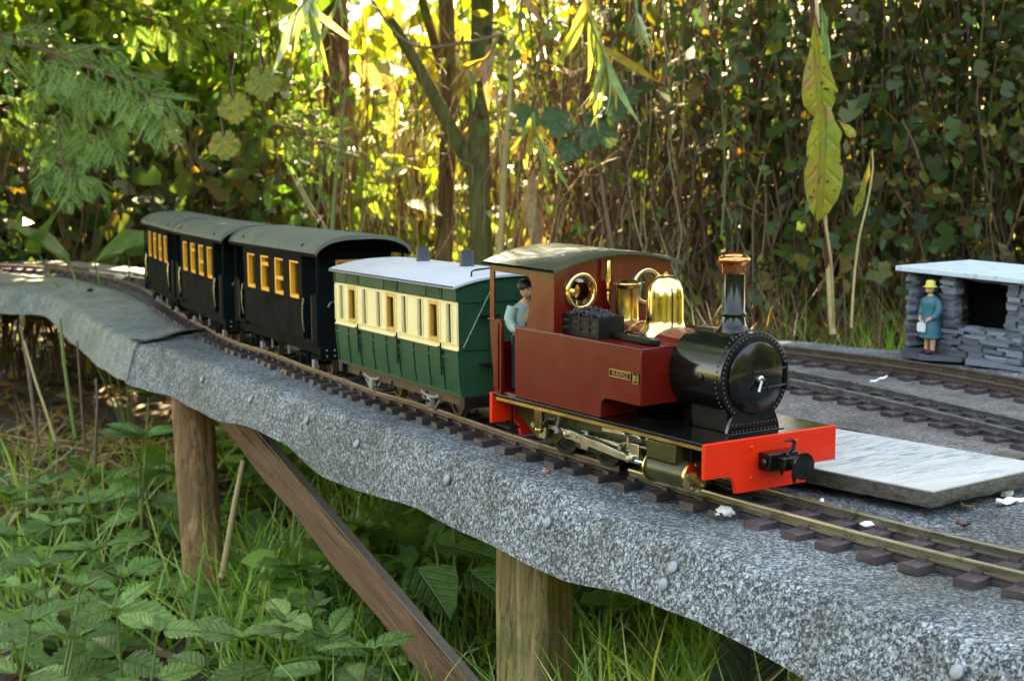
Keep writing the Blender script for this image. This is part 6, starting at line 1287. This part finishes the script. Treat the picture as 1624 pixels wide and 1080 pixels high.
hl(1304, 345, 425, 1320, 22, 1.86, K['brownleaf'], pr1, 5, .6); hl(1328, 190, 215, 1360, 18, 1.84, K['yleaf'], pr1, 6, .2)
root = thing('pale_stalk', 'thin pale yellow green stalk with a narrow leaf right of the hanging leaves', 'stalk', tuple(W(1350, 465, 1.85)))
P = spline(np.array([W(1350,520,1.85), W(1354,450,1.85), W(1362,380,1.85), W(1376,320,1.85), W(1384,270,1.85), W(1383,238,1.85)]), 6); obj('stem', M().tube(P-np.array(root.location), np.linspace(.0016,.0008,len(P)), 6), K['straw'], root, smooth=60)
hl(1382, 240, 345, 1368, 17, 1.85, K['willow'] if False else K['yleaf'], pr1, 8, .5)

# ------------------------------------------------------------ nettles
def nettle_leaf(seed, asp=.36):
    rows = []; k = 10
    for i in range(2*k+1):
        t = i/(2*k); w_ = asp*2.75*(max(t, .004)**.62)*((1-t)**1.05)*.82; w_ = max(w_, .003); w_ *= 1.10 if i % 2 else .88; sh = .02 if i % 2 else 0
        rows.append([(t+sh*abs(q), q*w_, .10*abs(q)*w_*1.4-.26*t*t-(.028 if q == 0 else 0)+.006*math.sin(PI*k*t*.9+abs(q)*3)*(abs(q) > .2)) for q in (-1, -.55, -.2, 0, .2, .55, 1)])
    mm = M().grid(rows); me = bpy.data.meshes.new('leaf'); me.from_pydata(mm.V, [], mm.F); smooth_me(me, 180); me.materials.append(K['nettle']); return me
NL = [nettle_leaf(i, (.34, .38, .31)[i]) for i in range(3)]
def nettle(label, px, py, D, hfac=1.0, ll=.052, pairs=5, seed=0, group='nettles below the trackbed'):
    rg = np.random.default_rng(seed); top = W(px, py, D); base = np.array([top[0]+rg.normal()*.02, top[1]+rg.normal()*.02, float(gz(top[0], top[1]))-.01]); h = top[2]-base[2]
    root = thing('nettle_plant', label, 'nettle', tuple(base), group); P = spline([base, base*.6+top*.4+np.array([rg.normal()*.006, rg.normal()*.006, 0]), top], 6)
    obj('stem', M().tube(P-base, np.linspace(.0022, .0010, len(P)), 6), K['stem'], root, smooth=60); a0 = rg.uniform(0, PI)
    for k in range(4):
        a = a0+.8+k*PI/2; d = np.array([math.cos(a), math.sin(a), .9]); o = link('leaf', NL[k % 3], None, root); put(o, top-np.array([0,0,.002]), d, np.array([0,0,1.0])-.4*d, ll*.36*rg.uniform(.8, 1.2), root)
    for k in range(pairs):
        t = 1-.16*k*min(1, .2/h); p = P[int(np.clip(t, .1, 1)*(len(P)-1))]; a = a0+k*PI/2+rg.normal()*.2; l = ll*(.72, .92, 1.0, 1.05, 1.0, .95, .9)[k]*rg.uniform(.85, 1.15)
        for s in (0, PI):
            d = np.array([math.cos(a+s), math.sin(a+s), .35-.16*k+rg.normal()*.1]); o = link('leaf', NL[rg.integers(0, 3)], None, root); put(o, p+d*.006, d, np.array([0,0,1.0])+rg.normal(size=3)*.22-_fw*.35, l, root)
    return root
rows_ = [('front row at the bottom left', 1.30, [(-20,1020),(48,985),(118,1010),(185,965),(250,1000),(318,1000),(385,1012),(455,985),(520,1010),(585,1030)]),
         ('second row at the left', 1.48, [(0,925),(62,900),(128,930),(195,915),(500,965),(640,1020)]),
         ('third row at the left', 1.68, [(20,850),(85,835),(150,872)]),
         ('dim back row at the left', 2.0, [(15,785),(70,770),(125,800)])]
si = 0
for nm, D, L_ in rows_:
    for i, (x, y) in enumerate(sorted(L_)):
        si += 1; nettle(ORD[i]+' nettle from the left in the '+nm, x, y, D+.04*math.sin(si*2.3), ll=.050+.006*math.sin(si), pairs=6 if D < 1.6 else 5, seed=si)
nettle('leafy nettle growing up against the felt overlap at left', 236, 628, 1.95, ll=.062, pairs=6, seed=70); nettle('nettle just left of the round brown post', 225, 690, 1.95, ll=.055, pairs=5, seed=71)
# broad dock leaves in the grass
dk = outline_leaf('leaf', [(0,.03),(.05,.2),(.15,.36),(.3,.42),(.5,.38),(.7,.28),(.85,.16),(.95,.06),(1,.01)], K['dock'], .25, .05, 5, 3)
def dock(label, px, py, D, specs, seed=0, me=dk):
    b_ = W(px, py, D); base = np.array([b_[0], b_[1], float(gz(b_[0], b_[1]))]); root = thing('dock_plant', label, 'dock plant', tuple(base), 'broad leaved docks'); rg = np.random.default_rng(seed)
    for (qx, qy, ax, l) in specs:
        p = W(qx, qy, D); obj('leaf_stalk', M().tube(spline([base, (base+p)/2+np.array([0,0,.02]), p], 5)-base, .0016, 6), K['stem'], root, smooth=60)
        o = link('leaf', me, None, root); put(o, p, _rt*ax[0]+_up*ax[1]-_fw*ax[2], _up*.9-_fw*.45+rg.normal(size=3)*.1, l, root)
    return root
dock('broad leaved dock between the brace and the green stained post', 725, 960, 1.45, [(690,860,(.9,-.1,.2),.062),(720,830,(.95,-.35,.1),.068),(660,900,(.5,-.5,.6),.060),(745,905,(.7,-.4,.5),.055)], 1)
dock('broad green leaves behind the curved board at left', 195, 470, 2.75, [(150,415,(.8,.3,.4),.13),(205,405,(.7,.1,.3),.12),(110,420,(-.5,.5,.4),.11),(240,418,(.9,.0,.4),.09),(60,400,(.3,.6,.4),.09)], 2)
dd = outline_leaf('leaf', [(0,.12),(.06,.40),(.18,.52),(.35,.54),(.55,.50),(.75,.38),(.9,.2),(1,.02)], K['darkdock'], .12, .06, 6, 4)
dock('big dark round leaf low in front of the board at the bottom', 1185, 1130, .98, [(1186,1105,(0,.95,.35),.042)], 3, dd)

# ------------------------------------------------------------ ground cover, grass, litter, dead stems
def ground_px(n, x0, x1, y0, y1):
    P = np.array([Wz(a, b, GZ) for a, b in zip(rnd(n, x0, x1), rnd(n, y0, y1))]); P[:, 2] = gz(P[:, 0], P[:, 1]); return P
def clumpy(P, f, thr): return P[(np.sin(P[:, 0]*f+1)+np.sin(P[:, 1]*f*1.3+2)+np.sin((P[:, 0]+P[:, 1])*f*2.1)) > thr]
def edge_px(n):
    i = RNG.integers(0, len(MF), n); o_ = RNG.uniform(-.16, .05, n); P = np.c_[MF[i]+MN[i]*o_[:, None]+RNG.normal(size=(n, 2))*.01, np.zeros(n)]; P = P[(P[:, 0] > -.42) & (P[:, 0] < .25)]; P[:, 2] = gz(P[:, 0], P[:, 1]); return P
P = np.vstack([clumpy(ground_px(2600, 330, 830, 640, 1100), 9, -.7), clumpy(ground_px(700, 0, 330, 760, 1000), 9, 0), ground_px(500, 880, 1300, 900, 1150)]); n = len(P); P[:, 2] += rnd(n, .015, .12)*np.where(px_of(P)[0] < 430, .42, 1.0)
tag(cloud('ground_cover', T_LOBE3, P, RNG.normal(size=(n, 3))*np.array([1,1,.3]), np.array([0,0,1.0])+RNG.normal(size=(n, 3))*.3, rnd(n, .022, .042), pick([(.14,.28,.055),(.12,.25,.055),(.18,.31,.06),(.09,.20,.05)], n), K['leaf']), 'low lobed green leaves carpeting the ground below the board', 'ground cover')
P = np.vstack([clumpy(ground_px(5200, 380, 900, 720, 1150), 7, -.6), ground_px(3200, 860, 1500, 880, 1350), edge_px(2600), ground_px(350, 0, 380, 780, 1080), ground_px(600, 600, 1000, 640, 760)]); n = len(P)
tag(cloud('grass', T_BLADE, P, np.array([0,0,1.0])+RNG.normal(size=(n, 3))*np.array([.55,.55,.2]), rdir(n), rnd(n, .05, .16), pick([(.16,.32,.05),(.21,.37,.07),(.12,.26,.05),(.34,.40,.13)], n), K['leaf'], width=rnd(n, .0025, .005)), 'green grass below the board around the squared post', 'grass')
P = np.vstack([ground_px(1300, 870, 1330, 880, 1150), edge_px(900), ground_px(500, 0, 330, 700, 900), ground_px(800, 420, 860, 700, 1050)]); n = len(P)
tag(cloud('dead_grass', T_BLADE, P+np.c_[np.zeros((n, 2)), rnd(n, 0, .03)], RNG.normal(size=(n, 3))*np.array([1,1,.35])+np.array([0,0,.25]), rdir(n), rnd(n, .05, .15), pick(STRAWS, n), K['leaf'], width=rnd(n, .002, .004)), 'matted straw coloured dead grass below the board', 'grass')
P = np.vstack([ground_px(900, 0, 900, 520, 1100), ground_px(350, 870, 1400, 880, 1150), ground_px(500, 0, 420, 500, 760)]); n = len(P)
tag(cloud('leaf_litter', T_OVAL, P+np.array([0,0,.006]), RNG.normal(size=(n, 3))*np.array([1,1,.3]), np.array([0,0,1.0])+RNG.normal(size=(n, 3))*.5, rnd(n, .02, .05), pick([(.14,.08,.04),(.09,.05,.025),(.22,.14,.07),(.30,.22,.08),(.06,.04,.03)], n), K['leaf']), 'brown fallen leaves littering the shaded ground', 'leaf litter')
# straw and grass standing behind the board at right
n = 750; P = np.array([W(a, 470, d) for a, d in zip(rnd(n, 1080, 1480), rnd(n, 2.0, 2.6))]); P[:, 2] = GZ
tag(cloud('standing_dry_grass', T_BLADE, P, np.array([0,0,1.0])+RNG.normal(size=(n, 3))*.16, rdir(n), rnd(n, .22, .37), pick(STRAWS[2:4]+BROWNS+[(.12,.17,.03),(.10,.15,.03),(.09,.14,.03)], n), K['leaf'], width=rnd(n, .002, .005)), 'dry straw and grass standing behind the back edge of the board', 'grass')
n = 260; P = np.array([W(a, 470, d) for a, d in zip(rnd(n, 1380, 1440), rnd(n, 1.95, 2.05))]); P[:, 2] = GZ
tag(cloud('green_tuft', T_BLADE, P, np.array([0,0,1.0])+RNG.normal(size=(n, 3))*.12, rdir(n), rnd(n, .26, .33), pick([(.12,.25,.02),(.15,.28,.03)], n), K['leaf'], width=rnd(n, .004, .008)), 'bright green grass tuft left of the slate hut', 'grass')
def stalk(label, pts, D, r, material, name='dead_stem', group='dead stems under and behind the board'):
    P = spline(np.array([W(x, y, D) for x, y in pts]), 6); root = thing(name, label, 'stem', tuple(P[-1]), group); obj('stem', M().tube(P-P[-1], np.linspace(r*.7, r, len(P)), 7), material, root, smooth=60); return root
for lab, pts, D, r, mt in (
  ('reddish dead stem, leftmost under the curved board', [(32,515),(42,570),(52,640),(60,705)], 2.2, .0030, 'drystem'), ('pale leaning dead stem crossing the reddish one under the curved board', [(38,540),(55,600),(72,650),(88,700)], 2.15, .0022, 'straw'),
  ('tall green yellow stem under the curved board', [(95,505),(100,560),(108,620),(120,695)], 2.25, .0030, 'stem'), ('thin brown stem right of the green yellow one', [(122,540),(126,590),(130,650),(134,700)], 2.3, .0022, 'drystem'),
  ('brown stem left of the felt overlap', [(152,600),(154,640),(152,690),(150,740)], 2.1, .0022, 'drystem'), ('pale stick leaning between the round post and the brace', [(386,730),(372,800),(362,860),(352,915)], 1.75, .0040, 'straw'),
  ('tall yellow cane in front of the red barked trunk', [(548,140),(540,210),(532,290),(526,380)], 2.8, .0040, 'stem'), ('pale reed stem right of the mossy green trunk', [(812,60),(808,160),(800,270),(792,420)], 2.75, .0062, 'straw'),
  ('second thinner pale reed beside the mossy green trunk', [(786,130),(792,220),(798,300),(797,400)], 2.78, .0030, 'straw'), ('pale bare arching twig crossing the top of the sunlit gap', [(590,0),(620,45),(665,75),(740,68),(800,55)], 2.6, .0030, 'drystem'),
  ('bare twig fanning below the red barked trunk', [(470,280),(490,320),(510,350),(520,372)], 2.7, .0020, 'straw'), ('second bare twig fanning below the red barked trunk', [(455,262),(480,310),(505,355)], 2.72, .0018, 'straw'),
  ('sunlit pale stem behind the dome', [(1052,120),(1048,200),(1050,300),(1056,420)], 3.0, .0050, 'straw'), ('second sunlit pale stem behind the dome', [(1056,270),(1064,330),(1070,420)], 3.0, .0040, 'straw'),
  ('yellow stalk standing behind the board below the brown leaf', [(1311,395),(1315,450),(1318,500),(1321,530)], 2.0, .0040, 'straw'), ('thin green vine stem right of the chimney', [(1142,90),(1146,180),(1150,280),(1144,380)], 2.7, .0022, 'stem'),
  ('bent dry twig across the dim foliage above the hut', [(1430,190),(1448,225),(1462,265),(1470,290)], 2.5, .0018, 'drystem'), ('leaning brown branch above the hut left end', [(1485,40),(1470,120),(1445,190),(1432,240)], 2.7, .0075, 'drystem')):
    stalk(lab, pts, D, r, K[mt])
